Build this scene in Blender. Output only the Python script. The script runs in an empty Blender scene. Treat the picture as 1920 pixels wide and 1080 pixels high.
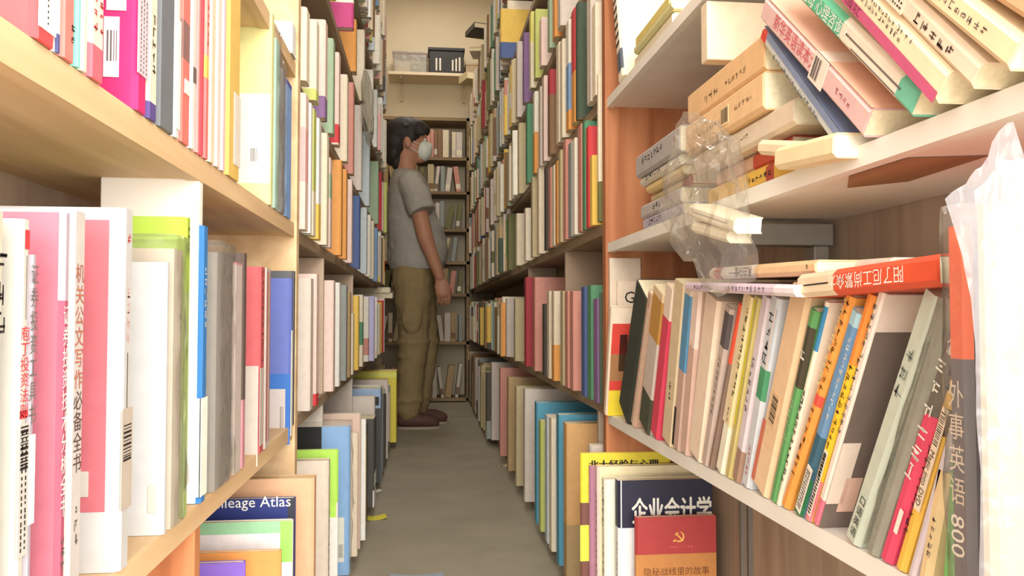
import bpy, math, random
from mathutils import Vector, Matrix, noise
R = math.radians
sc = bpy.context.scene
COL = sc.collection
# ------------------------------------------------------------------ camera
CAM_Z = 0.62
YAW, PITCH = math.atan(165/1500), math.atan(50/1500)
cd = bpy.data.cameras.new('camera'); cam = bpy.data.objects.new('camera', cd); COL.objects.link(cam)
cd.sensor_width = 36; cd.lens = 36*1500/1920; cd.clip_start = 0.02
cam.location = (0, 0, CAM_Z); cam.rotation_euler = (math.pi/2+PITCH, 0, -YAW)
sc.camera = cam
WORLD_S, FRONT_W, BACK_W, MID_W, EXPO = 2.3, 162, 8.5, 7, 0.47
FAR_KEEP = 140
# ------------------------------------------------------------------ world and lights
w = bpy.data.worlds.new('daylight'); sc.world = w; w.use_nodes = True
w.node_tree.nodes['Background'].inputs[0].default_value = (1.0, 0.965, 0.93, 1)
w.node_tree.nodes['Background'].inputs[1].default_value = WORLD_S
def area(name, loc, target, sx, sy, power, col):
    l = bpy.data.lights.new(name, 'AREA'); l.shape = 'RECTANGLE'; l.size = sx; l.size_y = sy
    l.energy = power; l.color = col
    o = bpy.data.objects.new(name, l); COL.objects.link(o); o.location = loc
    o.rotation_euler = (Vector(target)-Vector(loc)).to_track_quat('-Z', 'Y').to_euler()
    return o
# the open shop front behind the camera, and the two dim ceiling lamps
area('daylight_from_shop_front', (0.42, -1.9, 1.5), (0.0, 1.3, 0.7), 2.8, 2.4, FRONT_W, (1.0, 0.965, 0.915))
area('ceiling_lamp_light', (0.06, 4.9, 2.98), (0.06, 4.9, 0), 0.35, 1.2, BACK_W, (1.0, 0.95, 0.87))
area('ceiling_lamp_light', (0.06, 1.9, 2.98), (0.06, 1.9, 0), 0.35, 1.2, MID_W, (1.0, 0.95, 0.88))
vs = sc.view_settings
vs.view_transform = 'Standard'; vs.look = 'None'; vs.exposure = EXPO; vs.gamma = 1; vs.use_curve_mapping = False
sc.cycles.max_bounces = 6; sc.cycles.transparent_max_bounces = 12; sc.cycles.sample_clamp_indirect = 6
# ------------------------------------------------------------------ pixel -> place
MW = cam.rotation_euler.to_matrix()
def ray(px, py): return MW @ Vector(((px-960)/1500, -(py-540)/1500, -1))
def at_x(px, py, X):
    d = ray(px, py); k = X/d.x; return Vector((X, d.y*k, CAM_Z+d.z*k))
def at_y(px, py, Y):
    d = ray(px, py); k = Y/d.y; return Vector((d.x*k, Y, CAM_Z+d.z*k))
def at_z(px, py, Z):
    d = ray(px, py); k = (Z-CAM_Z)/d.z; return Vector((d.x*k, d.y*k, Z))
# ------------------------------------------------------------------ materials
def lin(c): return c/12.92 if c <= .04045 else ((c+.055)/1.055)**2.4
def hexlin(h): return [lin(int(h[i:i+2], 16)/255) for i in (0, 2, 4)]
MC = {}
def M(h, rough=.55, k=1.0, var=.05, scale=60, bump=0):
    """procedural paper / board / paint material of one colour (k: reflectance factor)"""
    key = (h, rough, round(k, 3), var, scale, bump)
    if key in MC: return MC[key]
    c = [min(.86, max(.008, x*k)) for x in hexlin(h)]
    m = bpy.data.materials.new('paper_'+h); m.use_nodes = True
    nt = m.node_tree; b = nt.nodes['Principled BSDF']
    b.inputs['Roughness'].default_value = rough
    b.inputs['Specular IOR Level'].default_value = .35
    tc = nt.nodes.new('ShaderNodeTexCoord'); n = nt.nodes.new('ShaderNodeTexNoise')
    n.inputs['Scale'].default_value = scale; n.inputs['Detail'].default_value = 2
    nt.links.new(tc.outputs['Object'], n.inputs['Vector'])
    r = nt.nodes.new('ShaderNodeValToRGB')
    r.color_ramp.elements[0].position = .3; r.color_ramp.elements[1].position = .7
    r.color_ramp.elements[0].color = [x*(1-var) for x in c]+[1]
    r.color_ramp.elements[1].color = [min(.9, x*(1+var)) for x in c]+[1]
    nt.links.new(n.outputs['Fac'], r.inputs['Fac']); nt.links.new(r.outputs['Color'], b.inputs['Base Color'])
    if bump:
        bp = nt.nodes.new('ShaderNodeBump'); bp.inputs['Strength'].default_value = bump; bp.inputs['Distance'].default_value = .002
        nt.links.new(n.outputs['Fac'], bp.inputs['Height']); nt.links.new(bp.outputs['Normal'], b.inputs['Normal'])
    MC[key] = m; return m
def wood(name, a, b_, rough=.6, stretch=(3, 3, 40), axis=1):
    m = bpy.data.materials.new(name); m.use_nodes = True; nt = m.node_tree; b = nt.nodes['Principled BSDF']
    b.inputs['Roughness'].default_value = rough; b.inputs['Specular IOR Level'].default_value = .3
    tc = nt.nodes.new('ShaderNodeTexCoord'); mp = nt.nodes.new('ShaderNodeMapping')
    sc_ = [28, 28, 28]; sc_[axis] = 2.2
    mp.inputs['Scale'].default_value = sc_
    n = nt.nodes.new('ShaderNodeTexNoise'); n.inputs['Scale'].default_value = 1; n.inputs['Detail'].default_value = 5
    n.inputs['Distortion'].default_value = .6
    r = nt.nodes.new('ShaderNodeValToRGB')
    r.color_ramp.elements[0].position = .32; r.color_ramp.elements[1].position = .68
    r.color_ramp.elements[0].color = hexlin(a)+[1]; r.color_ramp.elements[1].color = hexlin(b_)+[1]
    nt.links.new(tc.outputs['Object'], mp.inputs['Vector']); nt.links.new(mp.outputs['Vector'], n.inputs['Vector'])
    nt.links.new(n.outputs['Fac'], r.inputs['Fac']); nt.links.new(r.outputs['Color'], b.inputs['Base Color'])
    return m
def plastic(name, alpha=.25, tint=(1, 1, 1), rough=.18, milk=.06):
    m = bpy.data.materials.new(name); m.use_nodes = True; nt = m.node_tree; nt.nodes.clear()
    out = nt.nodes.new('ShaderNodeOutputMaterial'); tr = nt.nodes.new('ShaderNodeBsdfTransparent')
    gl = nt.nodes.new('ShaderNodeBsdfGlossy'); gl.inputs['Roughness'].default_value = rough
    df = nt.nodes.new('ShaderNodeBsdfTranslucent'); df.inputs['Color'].default_value = (*tint, 1)
    d2 = nt.nodes.new('ShaderNodeBsdfDiffuse'); d2.inputs['Color'].default_value = (*tint, 1)
    tr.inputs['Color'].default_value = (*tint, 1)
    ad = nt.nodes.new('ShaderNodeMixShader'); nt.links.new(df.outputs[0], ad.inputs[1]); nt.links.new(d2.outputs[0], ad.inputs[2])
    m1 = nt.nodes.new('ShaderNodeMixShader'); m1.inputs[0].default_value = milk
    nt.links.new(tr.outputs[0], m1.inputs[1]); nt.links.new(ad.outputs[0], m1.inputs[2])
    lw = nt.nodes.new('ShaderNodeLayerWeight'); lw.inputs['Blend'].default_value = alpha
    tc = nt.nodes.new('ShaderNodeTexCoord'); n = nt.nodes.new('ShaderNodeTexNoise'); n.inputs['Scale'].default_value = 26; n.inputs['Detail'].default_value = 3
    bp = nt.nodes.new('ShaderNodeBump'); bp.inputs['Strength'].default_value = .8; bp.inputs['Distance'].default_value = .01
    nt.links.new(tc.outputs['Object'], n.inputs['Vector']); nt.links.new(n.outputs['Fac'], bp.inputs['Height'])
    nt.links.new(bp.outputs['Normal'], gl.inputs['Normal']); nt.links.new(bp.outputs['Normal'], lw.inputs['Normal'])
    m2 = nt.nodes.new('ShaderNodeMixShader'); nt.links.new(lw.outputs['Facing'], m2.inputs[0])
    nt.links.new(m1.outputs[0], m2.inputs[1]); nt.links.new(gl.outputs[0], m2.inputs[2])
    nt.links.new(m2.outputs[0], out.inputs[0]); return m
PLASTIC = plastic('clear_plastic', .10, (.97, .97, .95), .15, .09)
MILKY = plastic('milky_plastic', .15, (.80, .74, .76), .25, .22)
INK = M('241f1e', .6); GREYINK = M('6a625c', .6); REDINK = M('cf3a3f', .6); WHITEINK = M('f2ece0', .6)
# ------------------------------------------------------------------ mesh helpers
class MB:
    def __init__(s): s.v, s.f, s.m, s.mats = [], [], [], []
    def mi(s, mat):
        if mat not in s.mats: s.mats.append(mat)
        return s.mats.index(mat)
    def add(s, vs_, fs, mat):
        o = len(s.v); s.v += [tuple(x) for x in vs_]; i = s.mi(mat)
        for f in fs: s.f.append([o+k for k in f]); s.m.append(i)
    def box(s, x0, x1, y0, y1, z0, z1, mat):
        x0, x1 = sorted((x0, x1)); y0, y1 = sorted((y0, y1)); z0, z1 = sorted((z0, z1))
        s.add([(x0,y0,z0),(x1,y0,z0),(x1,y1,z0),(x0,y1,z0),(x0,y0,z1),(x1,y0,z1),(x1,y1,z1),(x0,y1,z1)],
              [(3,2,1,0),(4,5,6,7),(0,1,5,4),(1,2,6,5),(2,3,7,6),(3,0,4,7)], mat)
    def build(s, name, parent=None, smooth=False, bevel=0):
        me = bpy.data.meshes.new(name); me.from_pydata(s.v, [], s.f)
        for m in s.mats: me.materials.append(m)
        me.polygons.foreach_set('material_index', s.m)
        if smooth: me.polygons.foreach_set('use_smooth', [True]*len(s.f))
        me.update()
        o = bpy.data.objects.new(name, me); COL.objects.link(o)
        if parent: o.parent = parent
        if bevel:
            b = o.modifiers.new('bevel', 'BEVEL'); b.width = bevel; b.segments = 2; b.limit_method = 'ANGLE'
        return o
def empty(name, loc=(0,0,0), rot=(0,0,0)):
    o = bpy.data.objects.new(name, None); COL.objects.link(o); o.location = loc; o.rotation_euler = rot
    o.empty_display_size = .05; return o
def tag(o, label, cat, group=None, kind=None):
    if label: o['label'] = label
    if cat: o['category'] = cat
    if group: o['group'] = group
    if kind: o['kind'] = kind
    return o
# lettering
_fc = bpy.data.curves.new('lettering', 'FONT'); _fo = bpy.data.objects.new('lettering', _fc); COL.objects.link(_fo)
_fc.resolution_u = 2
GC = {}
def glyph(ch):
    if ch not in GC:
        _fc.body = ch
        dg = bpy.context.evaluated_depsgraph_get(); dg.update()
        me = bpy.data.meshes.new_from_object(_fo.evaluated_get(dg))
        GC[ch] = ([tuple(v.co) for v in me.vertices], [tuple(p.vertices) for p in me.polygons])
        bpy.data.meshes.remove(me)
    return GC[ch]
def put_glyph(mb, ch, o, ax, ay, mat):
    vs_, fs = glyph(ch)
    n = ax.cross(ay)
    mb.add([o+ax*v[0]+ay*v[1] for v in vs_], fs, mat)
def run_len(text):
    vs_, _ = glyph(text); return max(v[0] for v in vs_)
rnd = random.Random(7)
def scribble(mb, o, ax, ay, mat, r):
    """one illegible printed character: a few short strokes in a unit cell"""
    for k in range(r.randint(3, 5)):
        if r.random() < .6:
            x0 = r.uniform(.05, .4); x1 = r.uniform(.55, .95); y = r.uniform(.05, .9); q = [(x0,y),(x1,y),(x1,y+.11),(x0,y+.11)]
        else:
            x = r.uniform(.1, .8); y0 = r.uniform(0, .4); y1 = r.uniform(.6, 1); q = [(x,y0),(x+.11,y0),(x+.11,y1),(x,y1)]
        mb.add([o+ax*a+ay*b for a, b in q], [(0,1,2,3)], mat)
PAGE = M('f2e2c2', .8, 1, .08, 220); PAGEW = M('f6ecd8', .8, 1, .06, 220); PAGET = M('d9bf93', .8, 1, .1, 200)
class Book:
    """a book standing on its tail: spine at local x=0, boards run to side*depth, thickness along +y (away), height along +z"""
    def __init__(s, base, side, t, h, d, cov, label, group=None, bands=(), front=(), pages=None, lean=0, yaw=0, name='book', cat='book', wrap=False, back=None, roll=0):
        s.t, s.h, s.d, s.s = t, h, d, side; c = min(.0016, t*.2); s.c = c
        base = Vector(base)
        if lean < 0: base = base+Vector((0, 0, t*math.sin(-lean) if lean > -1.2 else 0))
        s.root = empty(name, base, (lean, roll, yaw)); tag(s.root, label, cat, group)
        s.cov, s.pag, s.stk, s.wrapped = MB(), MB(), [], None
        r = min(.3*t, .004)
        P = [(d,0),(r,0),(0,r),(0,t-r),(r,t),(d,t),(d,t-c),(c*1.5,t-c),(c*1.5,c),(d,c)]
        zs = sorted({0, h, *[z for b in bands for z in b[:2] if 0 < z < h]})
        bm = s.cov
        def mat_at(z):
            for b in bands:
                if b[0] <= z <= b[1]: return b[2]
            return cov
        V = [[(side*x, y, z) for x, y in P] for z in zs]
        def quad(a, b, c_, d_, m): bm.add([a, b, c_, d_], [(0,1,2,3) if side > 0 else (3,2,1,0)], m)
        n = len(P)
        for k in range(len(zs)-1):
            mm = mat_at((zs[k]+zs[k+1])/2)
            for i in range(n):
                j = (i+1) % n
                m = mm if i in (1, 2, 3) or (wrap and i in (0, 4)) else cov
                quad(V[k][j], V[k][i], V[k+1][i], V[k+1][j], m)
        for L, fl in ((V[0], False), (V[-1], True)):
            for idx in ((0,1,8,9),(1,2,8),(2,3,7,8),(3,4,7),(4,5,6,7)):
                q = [L[i] for i in idx]
                if fl == (side > 0): q = q[::-1]
                bm.add(q, [tuple(range(len(q)))], mat_at(0 if L is V[0] else h))
        for (x0, x1, z0, z1, m) in front:          # printed areas of the front board
            q = [(side*x0,-.0003,z0),(side*x1,-.0003,z0),(side*x1,-.0003,z1),(side*x0,-.0003,z1)]
            bm.add(q, [(0,1,2,3) if side > 0 else (3,2,1,0)], m)
        s.pag.box(side*c*1.5, side*(d-.0008), c, t-c, .0006, h-.0006, pages or PAGE)
        s.sax = Vector((0, -side, 0))              # reading direction on the spine
        s.off = -side*.0004
    # -- printing
    def _so(s, y, z): return Vector((s.off, y, z))
    def title(s, text, z_top, size, mat, step=1.08, yc=.5, wide=1.0, flip=False):
        """characters stacked down the spine"""
        ax = s.sax*size*wide; ay = Vector((0,0,size))
        yc = s.t*yc
        seq = text[::-1] if flip else text
        for i, ch in enumerate(seq):
            if ch == ' ': continue
            z = z_top-size*(.88+i*step)
            o = s._so(yc, z)-ax*.5
            if flip: put_glyph(s.cov, ch, s._so(yc, z)+ax*.5+ay*.8, -ax, -ay, mat)
            else: put_glyph(s.cov, ch, o, ax, ay, mat)
        return s
    def line(s, text, z_top, size, mat, yc=.5, up=False, lift=0):
        """a line of text turned to run down (or up) the spine"""
        ax = Vector((0,0,-size)); ay = s.sax*size
        if up: ax, ay = -ax, -ay
        o = s._so(s.t*yc, z_top)-ay*.36+Vector((-s.s*lift, 0, 0))
        put_glyph(s.cov, text, o, ax, ay, mat); return s
    def marks(s, z1, z0, size, mat, yc=.5, wide=1.0, seed=0):
        r = random.Random(seed+int(z1*1e4)); ax = s.sax*size*wide; ay = Vector((0,0,size)); z = z1
        while z-size > z0:
            scribble(s.cov, s._so(s.t*yc, z-size)-ax*.5, ax, ay, mat, r); z -= size*1.25
        return s
    def rule(s, z0, z1, y0, y1, mat):
        s.cov.add([s._so(s.t*y0, z0), s._so(s.t*y1, z0), s._so(s.t*y1, z1), s._so(s.t*y0, z1)], [(0,1,2,3) if s.s < 0 else (3,2,1,0)], mat); return s
    def front_text(s, text, x, z, size, mat, wide=1.0, lift=0):
        ax = Vector((size*wide,0,0)); ay = Vector((0,0,size))
        put_glyph(s.cov, text, Vector((x, -.0006-lift, z)), ax, ay, mat); return s
    def front_marks(s, x0, x1, z, size, mat, seed=0):
        r = random.Random(seed); x = x0
        while x+size < x1:
            scribble(s.cov, Vector((x, -.0006, z)), Vector((size,0,0)), Vector((0,0,size)), mat, r); x += size*1.2
        return s
    def sticker(s, z0, z1, y0=.0, y1=1.0, mat=None, bars=None, lines=0, over=0):
        """paper label on the spine, optionally wrapping over onto the front board by `over` metres"""
        mb = MB(); m = mat or M('f7efe2', .6)
        mb.box(s.off*.5, s.off*2, s.t*y0, s.t*y1, z0, z1, m)
        if over: mb.box(0, s.s*over, -.0009, -.0005, z0, z1, m); mb.box(s.off*2, s.s*.001, -.0009, s.t*y0+.0004, z0, z1, m)
        xo = s.off*2.6
        def strip(a, b, ya, yb):
            mb.add([Vector((xo, ya, a)), Vector((xo, yb, a)), Vector((xo, yb, b)), Vector((xo, ya, b))], [(0,1,2,3) if s.s < 0 else (3,2,1,0)], INK)
        ya, yb = s.t*(y0+.12*(y1-y0)), s.t*(y1-.12*(y1-y0))
        if bars:
            r = random.Random(int(bars[0]*1e4)); z = bars[0]
            while z < bars[1]:
                tt = r.choice((.0006, .0009, .0016)); strip(z, z+tt, ya, yb); z += tt+r.choice((.0007, .001, .0016))
        for k in range(lines):
            yl = ya+(yb-ya)*(k+.5)/lines; z = z1-.004
            r = random.Random(k+int(z1*1e4))
            zl = (bars[1]+.003) if bars and bars[1] < z1-.01 else z0+.003
            while z > zl: strip(z-.0022*r.uniform(.6, 1.2), z, yl-.0007, yl+.0006); z -= .0034
        s.stk.append(mb); return s
    def front_sticker(s, x0, x1, z0, z1, mat=None, bars=None):
        mb = MB(); mb.box(s.s*x0, s.s*x1, -.0010, -.0005, z0, z1, mat or M('f7efe2', .6))
        if bars:
            xa, xb, za, zb = bars; x = xa; r = random.Random(3)
            while x < xb:
                tt = r.choice((.0006, .0012)); xx0, xx1 = sorted((s.s*x, s.s*(x+tt)))
                mb.add([(xx0,-.0012,za),(xx1,-.0012,za),(xx1,-.0012,zb),(xx0,-.0012,zb)], [(0,1,2,3)], GREYINK); x += tt+.0012
        s.stk.append(mb); return s
    def wrap_plastic(s, amp=.004, pad=.002, seed=1): s.wrapped = (amp, pad, seed); return s
    def done(s):
        s.cov.build('cover', s.root); s.pag.build('page_block', s.root)
        for mb in s.stk:
            o = mb.build('sticker', s.root); o['label'] = 'paper sticker'
        if s.wrapped:
            amp, pad, seed = s.wrapped
            x0, x1 = sorted((-s.s*pad, s.s*(s.d+.01)))
            o = film_box('plastic_wrap', (x0, x1, -pad, s.t+pad, 0.0005, s.h+.012), amp, seed, s.root, PLASTIC); o['label'] = 'clear crinkled plastic wrap'
        return s
def film_box(name, b, amp, seed, parent, mat, div=(6, 4, 22)):
    """crinkled film: the five upper/side faces of a box, subdivided and pushed out by creases"""
    x0, x1, y0, y1, z0, z1 = b; mb = MB(); idx = {}; vs_ = []; fs = []
    def vert(p):
        k = tuple(round(q, 5) for q in p)
        if k not in idx:
            n = noise.noise(Vector((k[0]*40+seed, k[1]*40, k[2]*28)))+.6*abs(noise.noise(Vector((k[0]*90, k[1]*90+seed, k[2]*70))))
            cx, cy, cz = (x0+x1)/2, (y0+y1)/2, (z0+z1)/2
            u = Vector(((k[0]-cx)/(x1-x0), (k[1]-cy)/(y1-y0), (k[2]-cz)/(z1-z0)*.4)); u.normalize()
            idx[k] = len(vs_); vs_.append(Vector(k)+u*max(0, n)*amp if k[2] > z0+1e-4 else Vector(k))
        return idx[k]
    def face(o, a, b_, na, nb):
        for i in range(na):
            for j in range(nb):
                q = [o+a*(i+u)/na+b_*(j+v)/nb for u, v in ((0,0),(1,0),(1,1),(0,1))]
                fs.append([vert(p) for p in q])
    X, Y, Z = Vector((x1-x0,0,0)), Vector((0,y1-y0,0)), Vector((0,0,z1-z0)); O = Vector((x0,y0,z0))
    face(O, X, Z, div[0], div[2]); face(O+X, Y, Z, div[1], div[2]); face(O+Y+X, -X, Z, div[0], div[2]); face(O+Y, -Y, Z, div[1], div[2]); face(O+Z, X, Y, div[0], div[1])
    mb.add(vs_, fs, mat); return mb.build(name, parent, smooth=True)
# ------------------------------------------------------------------ setting
XL, XR = -.215, .34                      # front edges of the left and right bookcases
XLB, XRB = -.385, .51                    # their backs
YB = 5.95                                # back wall
def struct(name, mb, **kw): o = mb.build(name, **kw); o['kind'] = 'structure'; return o
CONC = M('a79f8c', .6, 1, .10, 5, .15); PLAST = M('d4c6aa', .85, 1, .04, 3, .1)
mb = MB(); mb.box(-2.2, 2.2, -2.5, YB+.1, -.08, 0, CONC); struct('floor', mb)
mb = MB(); mb.box(-2.2, 2.2, YB, YB+.1, 0, 3.15, PLAST); struct('wall_back', mb)
mb = MB(); mb.box(XLB-.12, XLB-.02, .1, YB, 0, 3.15, PLAST); struct('wall_left', mb)
mb = MB(); mb.box(XRB+.02, XRB+.12, .3, YB, 0, 3.15, PLAST); struct('wall_right', mb)
mb = MB(); mb.box(-2.2, 2.2, -.6, YB+.1, 3.15, 3.25, PLAST); struct('ceiling', mb)
# ceiling lamps
for y in (1.9, 4.9):
    r_ = empty('ceiling_lamp', (.06, y, 3.15)); tag(r_, 'long white ceiling lamp over the far end of the aisle' if y > 3 else 'long white ceiling lamp over the near part of the aisle', 'lamp', 'ceiling lamps over the aisle')
    a = MB(); a.box(-.1, .1, -.62, .62, -.07, 0, M('e8e4da', .4)); a.build('lamp_housing', r_, bevel=.005)
# ------------------------------------------------------------------ bookcases
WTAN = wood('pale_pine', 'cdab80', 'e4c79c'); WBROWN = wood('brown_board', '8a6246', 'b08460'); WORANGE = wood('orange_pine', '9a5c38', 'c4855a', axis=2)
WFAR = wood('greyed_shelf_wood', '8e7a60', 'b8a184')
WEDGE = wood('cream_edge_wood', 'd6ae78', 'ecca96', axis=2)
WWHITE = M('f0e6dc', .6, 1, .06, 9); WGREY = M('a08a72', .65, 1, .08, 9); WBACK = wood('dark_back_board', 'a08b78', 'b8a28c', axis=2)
def case(name, label, side, y0, y1, shelves, front, back, mats, dividers=(), ends=(True, True), top=2.2, group=None, shelf_t=.02, edge=None):
    """shelves: heights of the board tops; dividers: (y, z0, z1, depth, thickness, mat)"""
    r_ = empty(name, (front, (y0+y1)/2, 0)); tag(r_, label, 'bookcase', group)
    ox, oy = front, (y0+y1)/2
    sm, em, bm_ = mats
    def part(nm, x0, x1, a, b, z0, z1, m, bev=.0015):
        q = MB(); q.box(x0-ox, x1-ox, a-oy, b-oy, z0, z1, m); return q.build(nm, r_, bevel=bev)
    for z in shelves:
        q = MB(); a, b = y0+.001, y1-.001
        q.box(side*.012, back-ox-side*.001, a-oy, b-oy, z-shelf_t, z, sm)
        q.box(0, side*.012, a-oy, b-oy, z-shelf_t-.002, z, edge or em); q.build('shelf', r_)
    for f, y in zip(ends, (y0, y1)):
        if f: part('side_panel', front-side*.004, back, y-.026 if y == y1 else y, y if y == y1 else y+.026, 0, top, em)
    part('back_panel', back, back+side*.012, y0, y1, 0, top, bm_)
    for (y, z0, z1, dep, th, m) in dividers:
        part('divider', front+side*.001, front+side*dep, y, y+th, z0, z1, m)
    return r_
LZ = [.439, .772, 1.04, 1.37, 1.68, 1.96]
RZ = [.436, .753, 1.025, 1.344, 1.65, 1.95]
case('bookcase', 'nearest pale pine bookcase on the left, packed with bright books', -1, .16, 1.385, LZ[:4]+[.03], XL, XLB, (WTAN, WTAN, WBACK),
     dividers=[(.797, .4395, .7515, .092, .014, WWHITE), (.797, .0305, .4185, .165, .02, WORANGE)], group='bookcases along the left of the aisle', ends=(False, True), shelf_t=.021)
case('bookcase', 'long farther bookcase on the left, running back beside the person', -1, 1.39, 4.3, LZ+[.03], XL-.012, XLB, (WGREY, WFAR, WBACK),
     dividers=[(1.86, .4395, .75, .092, .014, M('cbb39c', .6)), (2.62, .4395, .75, .092, .014, M('cbb39c', .6)), (1.86, .03, .417, .11, .014, M('cfc4b8', .6)), (2.62, .03, .417, .11, .014, M('cfc4b8', .6))],
     group='bookcases along the left of the aisle')
rcase = case('bookcase', 'nearest bookcase on the right with whitish shelves and an orange wood end panel', 1, .36, 1.486, RZ[:3]+[.03], XR, XRB, (WWHITE, WORANGE, WBACK),
     dividers=[(1.4472, .4365, .725, .06, .012, M('d8c8b4', .6)), (.93, .93, 1.0025, .168, .022, M('e9d8bc', .6))], group='bookcases along the right of the aisle', ends=(False, True), edge=M('f4eae0', .6, 1, .06, 9), shelf_t=.015)
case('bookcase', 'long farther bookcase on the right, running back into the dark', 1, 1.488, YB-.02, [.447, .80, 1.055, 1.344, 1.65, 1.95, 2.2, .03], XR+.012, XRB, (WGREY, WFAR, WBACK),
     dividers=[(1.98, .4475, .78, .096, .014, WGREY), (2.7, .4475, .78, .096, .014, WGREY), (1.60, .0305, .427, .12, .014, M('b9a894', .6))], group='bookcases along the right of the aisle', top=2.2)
q = MB(); oy = (.36+1.486)/2
q.add([(.02, .56-oy, .7374), (.075, .545-oy, .7374), (.085, .66-oy, .7374), (.05, .70-oy, .7374), (.018, .64-oy, .7374)], [(4,3,2,1,0)], WBROWN); q.build('bare_wood_patch', rcase)
BZ = [.03, .43, .77, 1.0, 1.233, 1.50, 1.745, 2.03]
# ------------------------------------------------------------------ near books, left
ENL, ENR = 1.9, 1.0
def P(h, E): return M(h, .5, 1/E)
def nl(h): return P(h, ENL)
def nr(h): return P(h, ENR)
def LB(z0, s0, s1, ytop, cov, label, X=-.212, d=.150, h=None, group=None, **kw):
    ya, yb = at_x(s0, 590, X).y, at_x(s1, 590, X).y
    H = h or at_x(s0, ytop, X).z-z0
    def zz(py): return at_x((s0+s1)/2, py, X).z-z0
    for k in ('bands', 'front'):
        if k in kw:
            out = []
            for e in kw[k]:
                e = list(e); i = 0 if k == 'bands' else 2
                e[i], e[i+1] = sorted((zz(e[i]) if e[i] > 1 else e[i], zz(e[i+1]) if e[i+1] > 1 else e[i+1])); out.append(tuple(e))
            kw[k] = out
    b = Book((X, ya+.0004, z0+.0004), -1, max(.003, yb-ya-.0008), H, d, cov, label, group, **kw)
    b.zz = zz; b.px = (s0, s1); return b
G1 = 'books on the upper shelf of the nearest left bookcase'
G2 = 'books on the middle shelf of the nearest left bookcase'
G3 = 'books on the bottom of the nearest left bookcase'
z = LZ[0]
# --- middle shelf, left
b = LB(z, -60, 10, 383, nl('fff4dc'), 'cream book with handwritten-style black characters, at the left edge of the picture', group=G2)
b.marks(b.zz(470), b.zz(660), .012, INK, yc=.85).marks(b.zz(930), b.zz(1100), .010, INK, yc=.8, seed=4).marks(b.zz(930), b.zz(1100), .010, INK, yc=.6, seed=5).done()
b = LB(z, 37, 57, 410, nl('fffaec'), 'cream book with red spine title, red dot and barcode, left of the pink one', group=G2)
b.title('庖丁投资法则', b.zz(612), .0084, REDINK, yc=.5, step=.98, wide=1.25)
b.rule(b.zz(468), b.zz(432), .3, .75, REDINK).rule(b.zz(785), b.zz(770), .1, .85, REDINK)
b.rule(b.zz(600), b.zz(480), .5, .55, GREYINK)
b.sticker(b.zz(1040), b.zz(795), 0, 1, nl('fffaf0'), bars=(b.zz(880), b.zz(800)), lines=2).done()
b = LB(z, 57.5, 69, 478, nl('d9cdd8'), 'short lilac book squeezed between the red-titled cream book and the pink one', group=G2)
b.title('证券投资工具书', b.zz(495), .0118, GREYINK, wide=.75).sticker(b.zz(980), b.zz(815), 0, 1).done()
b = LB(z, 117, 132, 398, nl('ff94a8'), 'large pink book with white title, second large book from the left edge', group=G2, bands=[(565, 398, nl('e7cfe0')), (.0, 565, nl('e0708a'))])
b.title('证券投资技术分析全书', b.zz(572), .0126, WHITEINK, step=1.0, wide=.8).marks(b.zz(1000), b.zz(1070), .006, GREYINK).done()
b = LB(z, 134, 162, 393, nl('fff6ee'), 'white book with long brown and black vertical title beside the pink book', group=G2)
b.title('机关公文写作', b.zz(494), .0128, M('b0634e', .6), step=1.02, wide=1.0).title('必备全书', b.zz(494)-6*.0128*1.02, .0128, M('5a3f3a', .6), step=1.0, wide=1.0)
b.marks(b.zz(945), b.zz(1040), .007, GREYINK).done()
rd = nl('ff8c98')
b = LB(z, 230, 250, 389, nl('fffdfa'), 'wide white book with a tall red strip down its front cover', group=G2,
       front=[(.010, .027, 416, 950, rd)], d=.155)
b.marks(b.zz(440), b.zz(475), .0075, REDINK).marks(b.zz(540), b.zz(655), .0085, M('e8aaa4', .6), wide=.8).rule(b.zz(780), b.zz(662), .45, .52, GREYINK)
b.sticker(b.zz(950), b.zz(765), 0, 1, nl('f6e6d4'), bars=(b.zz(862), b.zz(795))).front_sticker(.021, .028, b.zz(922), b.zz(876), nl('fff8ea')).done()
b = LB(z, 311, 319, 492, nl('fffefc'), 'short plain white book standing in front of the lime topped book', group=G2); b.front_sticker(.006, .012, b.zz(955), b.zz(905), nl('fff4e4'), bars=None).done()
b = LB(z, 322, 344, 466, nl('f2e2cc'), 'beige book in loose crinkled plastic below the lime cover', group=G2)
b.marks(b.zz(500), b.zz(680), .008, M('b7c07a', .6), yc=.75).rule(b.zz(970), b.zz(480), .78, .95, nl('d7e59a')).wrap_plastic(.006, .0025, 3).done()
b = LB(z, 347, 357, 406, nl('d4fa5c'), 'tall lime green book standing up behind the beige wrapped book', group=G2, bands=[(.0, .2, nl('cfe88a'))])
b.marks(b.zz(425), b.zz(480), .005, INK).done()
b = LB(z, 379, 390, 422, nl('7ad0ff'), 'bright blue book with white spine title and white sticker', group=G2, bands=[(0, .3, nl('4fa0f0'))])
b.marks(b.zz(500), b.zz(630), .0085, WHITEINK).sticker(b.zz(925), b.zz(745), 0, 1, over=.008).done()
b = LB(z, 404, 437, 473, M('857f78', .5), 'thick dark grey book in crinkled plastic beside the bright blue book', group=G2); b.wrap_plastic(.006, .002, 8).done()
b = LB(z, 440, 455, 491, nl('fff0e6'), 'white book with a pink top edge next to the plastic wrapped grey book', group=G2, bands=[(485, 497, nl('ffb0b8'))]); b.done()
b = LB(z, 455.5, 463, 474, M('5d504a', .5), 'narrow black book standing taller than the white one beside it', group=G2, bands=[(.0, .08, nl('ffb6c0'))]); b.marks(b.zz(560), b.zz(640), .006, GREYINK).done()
b = LB(z, 488, 497, 500, nl('ff7c80'), 'bright red book with black title and a white sticker on its lower half', group=G2)
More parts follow.
